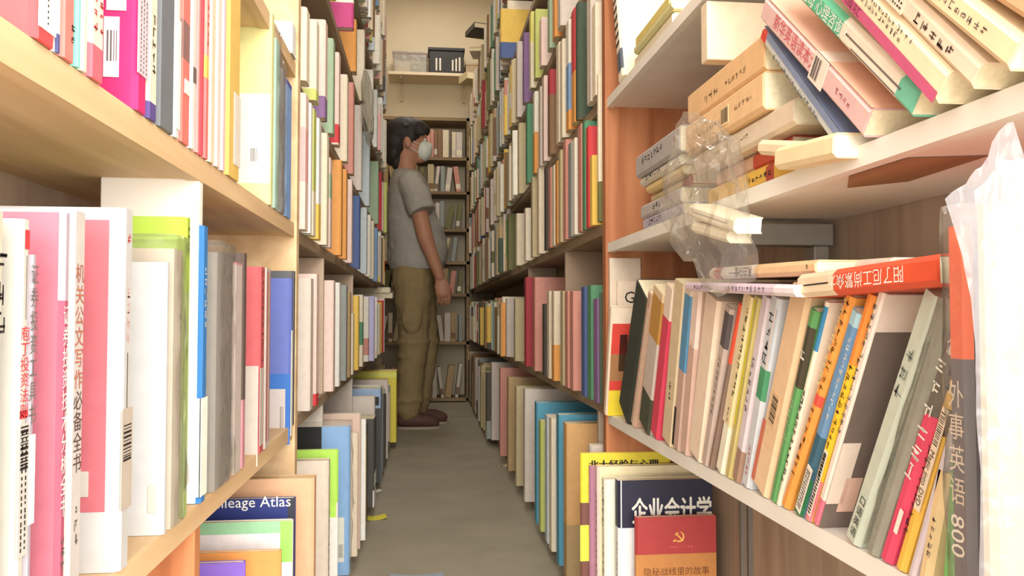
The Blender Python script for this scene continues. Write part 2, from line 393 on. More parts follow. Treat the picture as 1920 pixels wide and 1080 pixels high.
b.marks(b.zz(508), b.zz(690), .009, INK).front_sticker(.0015, .028, b.zz(868), b.zz(685), nl('fff0e2')).sticker(b.zz(832), b.zz(690), .0, .8, nl('fff0e2')).done()
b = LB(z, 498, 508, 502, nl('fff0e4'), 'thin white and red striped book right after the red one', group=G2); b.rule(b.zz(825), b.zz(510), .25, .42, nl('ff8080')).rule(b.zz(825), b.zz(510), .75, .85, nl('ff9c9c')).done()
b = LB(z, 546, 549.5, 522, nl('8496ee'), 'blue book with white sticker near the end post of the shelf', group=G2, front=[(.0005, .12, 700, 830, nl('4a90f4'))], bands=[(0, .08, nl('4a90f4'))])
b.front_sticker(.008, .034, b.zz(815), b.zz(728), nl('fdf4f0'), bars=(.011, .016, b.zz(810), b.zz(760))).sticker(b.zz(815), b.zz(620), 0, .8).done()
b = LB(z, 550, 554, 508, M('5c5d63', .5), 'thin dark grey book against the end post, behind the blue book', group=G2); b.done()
b = LB(z, 555, 556.5, 0, nl('e0f0ea'), 'pale mint book cover showing above the red and blue books', X=-.238, h=.268, group=G2); b.done()
# --- upper shelf, left
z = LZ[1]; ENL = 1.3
H1 = .24
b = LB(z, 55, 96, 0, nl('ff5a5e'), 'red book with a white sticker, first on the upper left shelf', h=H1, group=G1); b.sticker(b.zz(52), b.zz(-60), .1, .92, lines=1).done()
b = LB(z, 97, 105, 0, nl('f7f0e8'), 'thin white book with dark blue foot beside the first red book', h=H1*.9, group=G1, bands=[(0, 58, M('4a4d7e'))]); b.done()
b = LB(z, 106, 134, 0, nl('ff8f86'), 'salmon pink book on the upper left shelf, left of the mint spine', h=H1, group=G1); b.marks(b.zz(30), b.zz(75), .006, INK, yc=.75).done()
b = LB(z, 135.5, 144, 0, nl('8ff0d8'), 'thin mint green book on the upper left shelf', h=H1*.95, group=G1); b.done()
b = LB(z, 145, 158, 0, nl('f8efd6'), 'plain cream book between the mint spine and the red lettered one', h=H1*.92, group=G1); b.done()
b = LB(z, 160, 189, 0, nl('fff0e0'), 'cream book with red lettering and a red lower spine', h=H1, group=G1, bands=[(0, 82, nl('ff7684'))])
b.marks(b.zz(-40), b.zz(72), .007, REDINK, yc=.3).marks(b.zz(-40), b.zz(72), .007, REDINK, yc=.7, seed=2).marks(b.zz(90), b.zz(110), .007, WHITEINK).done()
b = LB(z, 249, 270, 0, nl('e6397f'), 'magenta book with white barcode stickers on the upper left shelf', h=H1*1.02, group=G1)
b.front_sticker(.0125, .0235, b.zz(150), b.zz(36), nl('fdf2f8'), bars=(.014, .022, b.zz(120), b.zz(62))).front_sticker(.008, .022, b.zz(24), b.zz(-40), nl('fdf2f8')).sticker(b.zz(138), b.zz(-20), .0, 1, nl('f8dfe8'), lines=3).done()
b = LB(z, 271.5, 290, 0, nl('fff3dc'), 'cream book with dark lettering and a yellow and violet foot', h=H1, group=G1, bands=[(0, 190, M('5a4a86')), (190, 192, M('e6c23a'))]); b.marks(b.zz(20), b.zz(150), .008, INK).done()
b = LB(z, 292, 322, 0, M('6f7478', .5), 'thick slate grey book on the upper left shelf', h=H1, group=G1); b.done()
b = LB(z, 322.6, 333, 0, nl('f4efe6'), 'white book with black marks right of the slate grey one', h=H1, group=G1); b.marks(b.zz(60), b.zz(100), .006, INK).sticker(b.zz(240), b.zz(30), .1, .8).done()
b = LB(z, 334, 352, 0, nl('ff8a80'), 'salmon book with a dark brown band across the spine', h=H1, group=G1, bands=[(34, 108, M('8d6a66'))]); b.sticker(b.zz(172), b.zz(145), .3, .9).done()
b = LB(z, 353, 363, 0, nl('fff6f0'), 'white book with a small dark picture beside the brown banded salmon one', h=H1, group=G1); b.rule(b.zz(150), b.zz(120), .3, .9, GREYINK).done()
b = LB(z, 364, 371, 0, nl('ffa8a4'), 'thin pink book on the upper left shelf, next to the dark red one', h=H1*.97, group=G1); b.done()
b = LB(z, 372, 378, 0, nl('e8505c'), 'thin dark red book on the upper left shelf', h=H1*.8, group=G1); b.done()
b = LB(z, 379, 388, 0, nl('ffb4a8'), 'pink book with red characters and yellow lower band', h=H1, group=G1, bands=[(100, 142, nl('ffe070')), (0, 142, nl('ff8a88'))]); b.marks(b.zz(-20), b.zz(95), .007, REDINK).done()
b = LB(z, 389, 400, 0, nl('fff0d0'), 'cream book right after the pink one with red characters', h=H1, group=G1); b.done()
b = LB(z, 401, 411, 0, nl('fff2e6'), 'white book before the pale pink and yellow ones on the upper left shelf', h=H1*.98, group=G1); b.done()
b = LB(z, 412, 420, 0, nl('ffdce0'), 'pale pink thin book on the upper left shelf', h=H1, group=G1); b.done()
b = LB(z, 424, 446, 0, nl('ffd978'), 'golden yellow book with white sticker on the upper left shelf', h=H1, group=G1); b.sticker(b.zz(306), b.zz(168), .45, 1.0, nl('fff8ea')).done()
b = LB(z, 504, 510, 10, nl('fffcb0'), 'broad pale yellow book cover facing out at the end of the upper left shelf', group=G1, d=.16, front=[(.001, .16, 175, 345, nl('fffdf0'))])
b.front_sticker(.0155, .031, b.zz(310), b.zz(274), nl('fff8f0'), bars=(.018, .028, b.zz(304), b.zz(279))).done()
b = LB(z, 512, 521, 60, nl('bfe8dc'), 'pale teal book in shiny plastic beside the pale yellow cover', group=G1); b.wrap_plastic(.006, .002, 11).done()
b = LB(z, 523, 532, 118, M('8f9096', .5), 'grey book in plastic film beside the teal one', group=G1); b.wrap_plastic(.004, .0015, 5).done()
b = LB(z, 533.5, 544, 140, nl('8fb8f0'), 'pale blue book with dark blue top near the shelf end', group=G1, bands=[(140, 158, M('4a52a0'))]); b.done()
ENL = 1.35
# --- bottom, left: large covers standing in the lowest compartment
def cover(Y, X, ztop, w_, t, cov, label, group, side, z0=.031, **kw):
    w_ = min(w_, .37+X if side < 0 else .495-X)
    return Book((X, Y, z0), side, t, ztop-z0, w_, cov, label, group, **kw)
b = cover(1.25, -.165, .372, .215, .03, P('dcae88', 1.0), 'wide tan brown album standing behind the road atlas', G3, -1, pages=PAGET); b.done()
navy = M('2f3a78', .45)
b = cover(1.185, -.183, .357, .2, .012, navy, 'road atlas with white title on a dark blue cover', G3, -1, front=[(.0, .01, .0, .326, M('3a3a44', .4))])
ta, tb = at_y(391, 940, 1.185), at_y(545, 940, 1.185); b.front_text('Mileage Atlas', ta.x+.183, at_y(470, 951, 1.185).z-.031, (tb.x-ta.x)/run_len('Mileage Atlas'), WHITEINK); b.done()
b = cover(1.12, -.176, .341, .2, .012, nl('fbf6f6'), 'white magazine with pale green top and lime corner below the atlas title', G3, -1, front=[(.0161, .2, .294, .310, nl('a8e0b0')), (.0, .016, .255, .310, nl('a8f070'))], wrap=False); b.done()
b = cover(1.06, -.181, .318, .19, .010, nl('ffab60'), 'orange magazine in front of the white and lime one', G3, -1, front=[(.0, .19, 0, .25, nl('ff8c66'))]); b.done()
b = cover(1.0, -.213, .323, .16, .010, nl('9270d8'), 'small violet book in the lowest left compartment', G3, -1, front=[(0, .16, 0, .262, nl('f4eccd'))]); b.done()
b = cover(1.62, -.186, .332, .2, .03, P('efe2d0', 1.1), 'grey white box file in the second low compartment on the left', G3, -1); b.marks(.2, .05, .012, INK).done()
b = cover(1.70, -.176, .340, .2, .012, P('b8e860', 1.0), 'lime green and white book beside the blue plastic wrapped album', G3, -1, front=[(.0, .2, 0, .17, P('f0ebe4', 1.0))], bands=[(0, .2, P('f0ebe4', 1.0))]); b.done()
b = cover(1.86, -.166, .366, .2, .022, P('7fa8e0', .8), 'large blue album in crinkled shiny plastic standing low on the left', G3, -1); b.front_sticker(.012, .03, .03, .13, P('f0e6da', .9), bars=(.014, .027, .04, .07)); b.wrap_plastic(.007, .003, 21).done()
b = cover(2.0, -.160, .33, .19, .02, P('d8c8b0', .8), 'worn cream book standing behind the blue album', G3, -1); b.done()
b = cover(2.06, -.158, .37, .19, .02, P('c8b0a0', .8), 'dull pink book standing behind the blue album', G3, -1, yaw=0); b.done()
b = cover(2.14, -.150, .345, .16, .006, P('efe6da', .9), 'white folder leaning out from the low left row', G3, -1, lean=-.02, yaw=R(6)); b.done()
b = cover(2.50, -.15, .30, .2, .10, M('55524c', .6), 'dark grey box with white labels standing on the left of the floor', G3, -1, name='document_box', cat='box', bands=[(.0, .05, P('e8dfd0', .7))]); b.sticker(.06, .1, .1, .9).done()
b = cover(2.86, -.15, .36, .2, .10, M('9fb8d8', .5), 'pale blue box file with dark panel low on the left', G3, -1, name='box_file', cat='box', front=[(.0, .05, 0, .26, M('4c4b48')), (.006, .02, .27, .3, M('33322f'))]); b.done()
b = cover(3.75, -.125, .36, .22, .11, P('c8b040', .6), 'yellow carton standing at the end of the low left row', G3, -1, name='carton', cat='box', front=[(0, .22, .3, .32, P('e0d060', .6))]); b.done()
# ------------------------------------------------------------------ near books, right
def ang_book(A, B_, t, d, cov, label, group, X=None, **kw):
    """book whose near spine edge runs from A (foot) to B_ (head) in the plane of the shelf front"""
    h = math.hypot(B_.y-A.y, B_.z-A.z); lean = math.atan2(A.y-B_.y, B_.z-A.z)
    kw2 = {}
    for k, v in kw.items():
        if k in ('bands', 'front'):
            i = 0 if k == 'bands' else 2; out = []
            for e in v:
                e = list(e); e[i] *= h; e[i+1] *= h; out.append(tuple(e))
            kw2[k] = out
        else: kw2[k] = v
    b = Book(A, 1, t, h, d, cov, label, group, lean=lean, **kw2)
    if lean < 0: b.root.location = A
    return b
G4 = 'leaning books on the lower shelf of the nearest right bookcase'
z = RZ[0]
prev = None
def RB(bl, br, pyb, tr, pyt, cov, label, X=.338, d=.145, trim=1.0, **kw):
    """leaning book: foot pixel column br, head pixel (tr, pyt); fractions are used for bands and printing"""
    global prev
    A = at_x(br, pyb, X); A = Vector((X, A.y, z+.0006)); T = at_x(tr, pyt, X)
    w_ = at_x(bl, pyb, X).y-A.y
    u = Vector((0, T.y-A.y, T.z-A.z)); L = u.length; u /= L; n = Vector((0, u.z, -u.y))
    t = w_*u.z
    if prev is not None:
        for p in prev:                             # stay clear of the book behind
            q = (p-A); al = q.dot(u)
            if -.02 < al < L+.02: t = min(t, q.dot(n)-.0004)
    t = max(.004, t)
    prev = (Vector((0, A.y, A.z)), Vector((0, T.y, T.z)))
    prev = (A.copy(), Vector((X, T.y, T.z)))
    return ang_book(A, Vector((X, T.y, T.z)), t, d, cov, label, G4, **kw)
def fr(b, f): return b.h*f
red = nr('d8483c')
b = RB(1131, 1136, 780, 1147, 578, nr('f0dcc4'), 'red, brown and yellow cover with a black oval picture, by the orange end panel',
       front=[(.002, .09, .86, 1, nr('f0dcc4')), (.003, .09, .58, .86, red), (.003, .09, .33, .58, nr('a87850')), (.003, .09, .24, .33, red), (.003, .09, 0, .24, nr('e6d03c')), (.018, .032, .42, .76, M('2a2418'))], X=.329)
b.done()
b = RB(1155, 1176, 786, 1212, 562, M('3f453c', .5, .8), 'dark green black book leaning beside the red and yellow cover'); b.done()
b = RB(1177, 1188, 792, 1222, 556, nr('c8a48c'), 'dusty pink and cream book next to the dark green black one'); b.rule(0, b.h*.9, .05, .4, nr('ecd8c0')).done()
b = RB(1194, 1214, 806, 1244, 556, nr('cfc0b4'), 'book with gold top, pale middle and dark green foot', bands=[(.66, .95, nr('c09048')), (0, .26, M('4c4f3e')), (.95, 1, nr('e0c8a0'))]); b.done()
b = RB(1217, 1231, 826, 1262, 545, nr('d84860'), 'magenta red book with white head and ragged foot', bands=[(.8, 1, nr('ead8c6'))]); b.done()
b = RB(1236, 1257, 836, 1283, 536, nr('dcc8a4'), 'cream book with a small black mark low on its spine'); b.marks(b.h*.38, b.h*.25, .011, INK).done()
b = RB(1258, 1272, 848, 1297, 548, nr('c8a898'), 'book with bright blue upper half and pinkish lower half', bands=[(.50, .97, nr('5c92b8')), (.97, 1, nr('d8c4b0'))]); b.rule(0, b.h*.25, .7, .95, INK).done()
b = RB(1273, 1287, 853, 1312, 548, nr('d2b0a0'), 'pink taupe book with paler top and a row of small dots', bands=[(.66, 1, nr('f4d8cc'))]); b.marks(b.h*.68, b.h*.64, .004, INK).done()
b = RB(1288, 1311, 857, 1346, 566, nr('f6d8c0'), 'thick plain cream white book with a frayed red bookmark at its foot'); b.done()
b = RB(1312, 1324, 860, 1371, 582, nr('c4b0a4'), 'grey book with a dark slate square at the top of its spine', bands=[(.76, .97, M('5c5456'))]); b.marks(b.h*.7, b.h*.3, .007, GREYINK).done()
b = RB(1325, 1333, 868, 1391, 575, nr('8c7466'), 'thin brown book with an orange red tip', bands=[(.66, 1, nr('ee5c40'))]); b.done()
b = RB(1334, 1353, 881, 1411, 560, nr('ecd8a4'), 'pale yellow book with dark spine writing and a white lower label', bands=[(0, .28, nr('f4e8d0'))]); b.marks(b.h*.95, b.h*.42, .009, INK, yc=.28).marks(b.h*.38, b.h*.3, .005, INK).rule(b.h*.28, b.h, .55, 1, nr('e8d4b0')).done()
b = RB(1354, 1368, 888, 1425, 562, nr('c8b878'), 'olive yellow book with bright yellow green stripe'); b.rule(b.h*.3, b.h*.98, .45, .75, nr('d8d040')).done()
b = RB(1369, 1383, 895, 1442, 562, nr('d8ccd0'), 'lavender white book among the pale leaning ones', bands=[(0, .18, nr('a48470'))]); b.marks(b.h*.7, b.h*.35, .008, GREYINK, yc=.6).done()
b = RB(1385, 1402, 906, 1460, 562, nr('ccd0d4'), 'pale blue white book with a green panel and dark title', bands=[(.48, .64, nr('4c9468'))]); b.marks(b.h*.93, b.h*.66, .012, INK).rule(b.h*.65, b.h*.95, .0, .2, nr('ece4dc')).marks(b.h*.22, b.h*.05, .006, REDINK).done()
b = RB(1404, 1434, 918, 1515, 558, nr('e6c49c'), 'thick tan book with a brown barcode low on its spine', bands=[(0, .22, nr('eccaa4'))]); b.rule(0, b.h*.33, .8, 1, nr('d0745c')).sticker(b.h*.34, b.h*.5, .3, .72, nr('dcb890'), bars=(b.h*.36, b.h*.48)).done()
b = RB(1440, 1452, 930, 1530, 586, nr('62a060'), 'green book with a dark upper spine, right of the thick tan one', bands=[(.62, .92, M('4a4434'))]); b.marks(b.h*.8, b.h*.7, .010, WHITEINK).marks(b.h*.55, b.h*.3, .009, nr('a8d098')).done()
b = RB(1453, 1459, 934, 1552, 568, nr('f0e2cc'), 'white dotted book with a blue top, behind the orange patterned one', bands=[(.78, .98, nr('3c88b4'))]); b.marks(b.h*.6, b.h*.1, .007, INK).done()
b = RB(1460, 1473, 944, 1598, 560, nr('f0a04c'), 'orange book covered in black and cream zigzag patterns', bands=[(.52, .57, nr('e45848'))])
b.marks(b.h*.99, b.h*.58, .0075, M('6a4420'), yc=.3).marks(b.h*.99, b.h*.58, .0075, nr('f8dc90'), yc=.7, seed=5).marks(b.h*.50, b.h*.12, .008, M('7a4a20'), yc=.5, seed=9).done()
b = RB(1478, 1498, 955, 1611, 592, nr('6c94bc'), 'blue to green book with a white sticker, right of the orange patterned one', bands=[(.0, .2, nr('2f7c50')), (.2, .42, nr('3c6478')), (.94, 1, nr('a8d0dc'))])
b.sticker(b.h*.02, b.h*.26, 0, .6, nr('f0e4d4'), lines=3).marks(b.h*.9, b.h*.5, .006, WHITEINK, yc=.15).done()
b = RB(1500, 1516, 962, 1637, 556, nr('f0c030'), 'yellow book with black lace pattern, orange head and barcode sticker', bands=[(.72, 1, nr('ee9040')), (0, .2, nr('e88890'))])
b.marks(b.h*.72, b.h*.34, .0068, INK, yc=.25).sticker(b.h*.03, b.h*.34, 0, .55, nr('f2e6d4'), bars=(b.h*.22, b.h*.33), lines=3).done()
gray = M('786a62', .55)
b = RB(1519, 1533, 975, 1660, 553, nr('f8e0d4'), 'book with pinkish spine and a large dark grey front cover with a torn sticker', d=.15, bands=[(0, .12, nr('e87c90'))],
       front=[(.0005, .15, .0, .86, gray), (.0005, .035, .86, 1, nr('f4dccc')), (.035, .15, .82, 1, nr('e8d4c4'))])
b.marks(b.h*.95, b.h*.4, .0065, GREYINK, yc=.7).front_sticker(.0005, .016, b.h*.12, b.h*.40, nr('f0dccc'), bars=None).front_sticker(.012, .027, b.h*.08, b.h*.24, nr('ecc4b0')).done()
b = RB(1577, 1604, 1008, 1760, 560, nr('c4ccbc'), 'pale grey green book with small black characters at its foot'); b.title('口语英语', b.h*.2, .0085, INK, step=1.2, yc=.45).marks(b.h*.8, b.h*.55, .012, M('8c968c'), yc=.5).done()
b = RB(1605, 1638, 1030, 1788, 566, nr('98988a'), 'thick olive grey book sealed in plastic film'); b.wrap_plastic(.0012, .0006, 31).done()
b = RB(1641, 1664, 1046, 1810, 590, nr('e04c6c'), 'rose red book with white lettering below a dark grey head', bands=[(.62, 1, M('6e685e'))]); b.marks(b.h*.9, b.h*.34, .013, WHITEINK, yc=.45).sticker(b.h*.14, b.h*.24, .0, .3).done()
b = RB(1668, 1691, 1066, 1834, 590, nr('ecbc50'), 'yellow book with a barcode sticker reading Magic into DVD', bands=[(.56, .66, M('6c5440'))])
b.marks(b.h*.9, b.h*.7, .008, INK, yc=.7).marks(b.h*.5, b.h*.1, .006, INK, yc=.75)
b.sticker(b.h*.26, b.h*.66, 0, .62, nr('f0dcc4'), bars=(b.h*.52, b.h*.64)); b.line('Magic into DVD', b.h*.50, b.h*.22/run_len('Magic into DVD'), M('5c4438'), yc=.3, lift=.0008); b.done()
b = RB(1695, 1711, 1074, 1848, 600, nr('d4c8d0'), 'lilac white book between the yellow one and the short cream one'); b.done()
b = RB(1716, 1737, 1080, 1775, 890, nr('e8cc9c'), 'short cream book at the near end of the leaning row'); b.marks(b.h*.6, b.h*.2, .005, GREYINK, yc=.3).done()
b = RB(1742, 1790, 1095, 1815, 800, nr('7cc070'), 'green book with a bright curved line, partly behind the near plastic bag'); b.done()
# white booklet and pale green folder seen at the far end of the row
Book((.352, 1.4345, z+.0006), 1, .011, .245, .15, nr('e6d4bc'), 'white booklet with a black squiggle standing behind the red cover', G4).front_text('G', .012, .205, .03, INK).done()
# books lying across the tops of the leaning row
G5 = 'books lying flat across the leaning row'
def lie(pa, pb, X, t, d, cov, label, group=G5, **kw):
    """lying book: lower spine edge from pixel pa (far end) to pb (near end)"""
    A = at_x(*pa, X); B_ = at_x(*pb, X)
    return ang_book(A, B_, t, d, cov, label, group, **kw)
b = lie((1284, 545), (1488, 557), .315, .0105, .17, nr('dcc8d8'), 'lavender magazine lying across the tops of the leaning books', bands=[(.86, 1, nr('f2e6ec'))])
b.marks(b.h*.28, b.h*.1, .0065, M('5a4858')).marks(b.h*.80, b.h*.42, .0075, M('8a7890')).done()
b = lie((1330, 524), (1527, 516), .335, .0135, .15, nr('ecc898'), 'tan and white book with a red band lying above the lavender magazine', bands=[(0, .06, nr('f0dccc')), (.06, .14, nr('cc5c54')), (.14, .5, nr('f4e8dc'))])
b.line('黑白杂盒', b.h*.485, .0115, INK, up=False); b.rule(b.h*.24, b.h*.36, .4, .47, GREYINK); b.line('a', b.h*.955, .008, INK); b.done()
b = lie((1531, 514), (1668, 508), .372, .011, .13, nr('f4e8d8'), 'white booklet lying behind the orange book on the leaning row'); b.done()
b = lie((1496, 559), (1757, 536), .322, .0205, .14, nr('dc5636'), 'orange book with white title lying on the leaning row', bands=[(0, .32, nr('ead4b4'))])
b.line('阳了厄工尚繁众大', b.h*.82, .0128, WHITEINK, up=False, yc=.5) ; b.rule(b.h*.06, b.h*.28, .47, .53, INK); b.marks(b.h*.41, b.h*.34, .005, WHITEINK).done()
# --- middle shelf, right: flat stacks at the far end
G6 = 'books stacked flat on the middle shelf of the nearest right bookcase'
def stack(y0, y1, z0, items, X, d=.15):
    """items from the bottom: (thickness, colour, label, dx, shrink_far, shrink_near, tilt, bands, fn)"""
    zc = z0+.0006
    for it in items:
        t, cov, label, dx, s0, s1, bands, fn = it
        A = Vector((X+dx, y1-s0, zc)); B_ = Vector((X+dx, y0+s1, zc))
        b = ang_book(A, B_, t, d, cov, label, G6, bands=bands)
        if fn: fn(b)
        b.done(); zc += t+.0006
    return zc
z = RZ[1]
stack(1.04, 1.235, z, [
    (.018, nr('b8b0bc'), 'grey lilac book with black lettering at the bottom of the far flat stack', .0, .0, .0, (), lambda b: b.marks(b.h*.5, b.h*.1, .011, INK)),
    (.022, nr('bcb4b0'), 'grey white book in the far flat stack, second from the bottom', .0, -.012, .01, (), lambda b: b.marks(b.h*.55, b.h*.3, .012, INK)),
    (.014, nr('d8c498'), 'cream book with a rust red end in the middle of the far flat stack', .01, .012, -.008, [(.8, 1, nr('b45c40'))], None),
    (.013, nr('e4cc90'), 'pale yellow book in the upper part of the far flat stack', .0, .02, .0, (), None),
    (.014, nr('d8d0c0'), 'white book with black title under the silver grey one', -.004, .0, .0, (), lambda b: b.marks(b.h*.55, b.h*.15, .009, INK)),
    (.036, nr('b0aca8'), 'thick silver grey book with black title on top of the far flat stack', -.008, -.01, -.012, (), lambda b: b.marks(b.h*.66, b.h*.1, .013, INK, yc=.6))], .345, .11)
def beige(b):
    b.sticker(b.h*.52, b.h*.62, .2, .75, nr('e8c898'), bars=(b.h*.53, b.h*.61)); b.marks(b.h*.5, b.h*.1, .007, M('8a6a44'), yc=.4).marks(b.h*.9, b.h*.66, .008, M('8a6a44'), yc=.5)
stack(.735, .975, z, [
    (.022, nr('e8bc54'), 'golden yellow book at the bottom of the near flat stack', .005, .02, -.02, [(.7, .78, nr('b8503c'))], lambda b: b.marks(b.h*.75, b.h*.5, .008, INK)),
    (.020, nr('c8543c'), 'red book with a pale half in the near flat stack', .012, .03, .01, [(.0, .55, nr('d8b498'))], None),
    (.026, nr('e0d0b8'), 'long cream white book jutting out under the beige pair', -.004, -.005, -.03, (), lambda b: b.marks(b.h*.33, b.h*.24, .006, M('8a7a66')).marks(b.h*.62, b.h*.53, .006, M('8a7a66'))),
    (.039, nr('eac494'), 'lower beige book of the rounded pair, with a barcode on its spine', -.012, -.012, .02, (), beige),
    (.039, nr('e6be8c'), 'upper beige book of the rounded pair', -.010, -.010, .02, (), lambda b: b.marks(b.h*.45, b.h*.2, .013, M('7a5a38'), yc=.4).marks(b.h*.8, b.h*.52, .008, M('8a6a44'), yc=.4)),
    ], .345, .15)
# --- middle shelf, right: books slumped against the stack
G7 = 'books slumped against the flat stack on the middle right shelf'
SL = [  # foot and head pixels of the lower long edge of each spine, plane, most thickness, length
 ((1565, 283), (1420, 72), .332, .016, .20, nr('c8ccc8'), 'grey white and blue book slumped lowest, with a red tip', dict(bands=[(.93, 1, nr('d84838'))], front=[(0, .13, 0, 1, nr('8090b0'))]),
  lambda b: b.rule(0, b.h*.93, .0, .42, nr('8494b4')).marks(b.h*.8, b.h*.2, .006, M('6a707c'), yc=.72)),
 ((1612, 249), (1425, 40), .326, .024, .235, nr('dcb8b4'), 'thick peach book with a pink title slumped over the blue one', dict(front=[(.0005, .14, 0, .35, nr('f0bca0')), (.0005, .14, .35, .44, nr('f2dccc')), (.0005, .14, .44, 1, nr('f2c0a8')), (.03, .07, .45, .62, nr('b88c78'))]),
  lambda b: (b.line('新华英语读本大全', b.h*.86, .0150, M('d05a64'), yc=.45), b.sticker(b.h*.33, b.h*.45, .0, 1, nr('f2dccc'), bars=(b.h*.38, b.h*.44)), b.marks(b.h*.24, b.h*.1, .006, M('c0606a')))),
 ((1702, 224), (1488, -8), .324, .020, .235, nr('efe0cc'), 'green and white book with a white title slumped beside the peach one', dict(bands=[(.52, 1, nr('5cb890')), (0, .1, nr('70bca0'))]),
  lambda b: (b.line('智慧母 心理咨询术', b.h*.93, .0135, WHITEINK, yc=.5), b.rule(b.h*.08, b.h*.48, .45, .52, GREYINK), b.rule(b.h*.1, b.h*.42, .75, .8, GREYINK))),
 ((1749, 202), (1560, -20), .320, .034, .225, nr('eedcb8'), 'thick cream book with a plum pink strip and a yellow green head', dict(bands=[(.78, 1, nr('d8d868'))]),
  lambda b: (b.rule(0, b.h*.72, .66, 1, nr('c4587c')), b.line('四级词汇', b.h*.66, .007, nr('e8a0b8'), yc=.83), b.marks(b.h*.76, b.h*.66, .010, GREYINK, yc=.4), b.marks(b.h*.62, b.h*.2, .005, GREYINK, yc=.2), b.marks(b.h*.62, b.h*.25, .005, GREYINK, yc=.42, seed=4))),
 ((1815, 164), (1655, 2), .320, .022, .21, nr('ecd8c0'), 'cream book with a large dark barcode on its spine', {},
  lambda b: (b.sticker(b.h*.45, b.h*.80, .1, .85, nr('f0dcc6'), bars=(b.h*.64, b.h*.79), lines=3), b.marks(b.h*.38, b.h*.08, .009, M('5c4c40'), yc=.5))),
 ((1882, 128), (1735, 8), .316, .026, .21, nr('f6d8b0'), 'peach cream book with bright page ends, topmost of the slumped row', dict(pages=PAGEW),
  lambda b: b.marks(b.h*.62, b.h*.1, .006, GREYINK, yc=.5)),
 ((1990, 80), (1815, -28), .316, .022, .21, nr('d8b088'), 'brown tan book in the upper right corner of the picture', dict(pages=PAGEW), None)]
prep = []
for (F, T, X, t, h, c_, lab, kw, fn) in SL:
    f = at_x(*F, X); f.z = RZ[1]+.0008; tt = at_x(*T, X); u = (tt-f).normalized(); prep.append((f, f+u*h, u))
for i, (F, T, X, t, h, c_, lab, kw, fn) in enumerate(SL):
    f, tp, u = prep[i]; n = Vector((0, u.z, -u.y))           # n: from the near face towards the far, lower face
    if i+1 < len(SL):
        for p in prep[i+1][:2]:
            q = p-f; al = q.dot(u)
            if -.03 < al < h+.03: t = min(t, max(.006, -q.dot(n)-.0005))
    A = f-n*t
    b = ang_book(A, A+u*h, t, .14, c_, lab, G7, **kw); b.root.location = A
    if fn: fn(b)
    b.done()
b = lie((1420, 290), (1545, 300), .325, .0145, .12, nr('f2dcb8'), 'cream book lying in front of the slumped row on the middle right shelf', G6, pages=PAGEW); b.done()
b = lie((1452, 318), (1560, 296), .318, .020, .12, nr('f4dcb0'), 'thick cream page block lying at the shelf edge under the blue slumped book', G6, pages=PAGEW); b.done()
# --- top shelf, right
G8 = 'books on the top visible shelf of the nearest right bookcase'
z = RZ[2]
b = ang_book(Vector((.338, 1.335, z+.0006)), Vector((.338, 1.395, z+.24)), .030, .14, nr('efe0c6'), 'cream book with a ladder of black bars on its spine, top right shelf', G8, bands=[(.06, .22, M('5c6470'))])
b.root.location.z = z+.0006+.03*math.sin(-b.root.rotation_euler.x)
for k in range(9): b.rule(b.h*(.27+k*.07), b.h*(.295+k*.07), .12, .9, INK)
b.done()
zc = stack(1.08, 1.28, z, [(.02, nr('e8dcc0'), 'cream book lying at the bottom of the small stack on the top right shelf', .0, .0, .0, (), None),
    (.014, nr('d8d49c'), 'pale green yellow book on the small stack on the top right shelf', -.004, .01, -.01, (), None),
    (.02, nr('dccc78'), 'olive yellow book topmost of the small stack on the top right shelf', .002, .0, .02, (), None)], .345, .14)
# --- bottom, right: books facing the camera in the lowest compartment
G9 = 'books on the bottom of the nearest right bookcase'
b = cover(1.30, .348, .2855, .137, .012, P('c04848', 1.3), 'red and orange book with a gold hammer and sickle, lowest right compartment', G9, 1, front=[(.0, .137, 0, .1935, P('d89454', 1.3))], wrap=True, bands=[(0, .1935, P('d89454', 1.3))])
gold = M('e8b45c', .5)
tx = '隐秘战线里的故事'; b.front_text(tx, .0125, .160, .112/run_len(tx), M('6a3a1c'))
# emblem: sickle arc, its handle, and the hammer
def arc(cx, cz, r0, r1, a0, a1, n=16):
    vs_ = []; fs = []
    for i in range(n+1):
        a = R(a0+(a1-a0)*i/n); k = math.sin(math.pi*min(1, i/n*1.0))*.7+.3 if i < n else .2
        rr = r0+(r1-r0)*(1-k)
        vs_ += [(cx+math.cos(a)*rr, -.0007, cz+math.sin(a)*rr), (cx+math.cos(a)*r1, -.0007, cz+math.sin(a)*r1)]
    for i in range(n): fs.append((2*i, 2*i+1, 2*i+3, 2*i+2))
    return vs_, fs
ex, ez = .0735, .2215
vs_, fs = arc(ex, ez, .0058, .0088, 78, -150); b.cov.add(vs_, [f[::-1] for f in fs], gold)
def bar(x0, z0, x1, z1, w_):
    a = Vector((x0, 0, z0)); c = Vector((x1, 0, z1)); n = (c-a).normalized(); p = Vector((-n.z, 0, n.x))*w_/2; o = Vector((0, -.0008, 0))
    q = [a-p+o, c-p+o, c+p+o, a+p+o]; b.cov.add(q, [(0,1,2,3)], gold)
bar(ex-.0072, ez-.0048, ex-.0098, ez-.0078, .0026)
bar(ex-.0042, ez+.0042, ex+.0068, ez-.0068, .0022)
bar(ex-.0066, ez+.0030, ex-.0020, ez+.0064, .0034)
b.front_marks(.048, .1, .203, .0042, P('d06058', .6), 3); b.done()
b = cover(1.345, .330, .3370, .165, .026, P('e8d8c4', .6), 'white accounting textbook with a navy head and large white title', G9, 1, front=[(.006, .165, .226, .3065, M('2b2c40', .5)), (.006, .165, .1, .226, P('c8c8cc', .6))], bands=[(.226, .306, M('2b2c40', .5))])
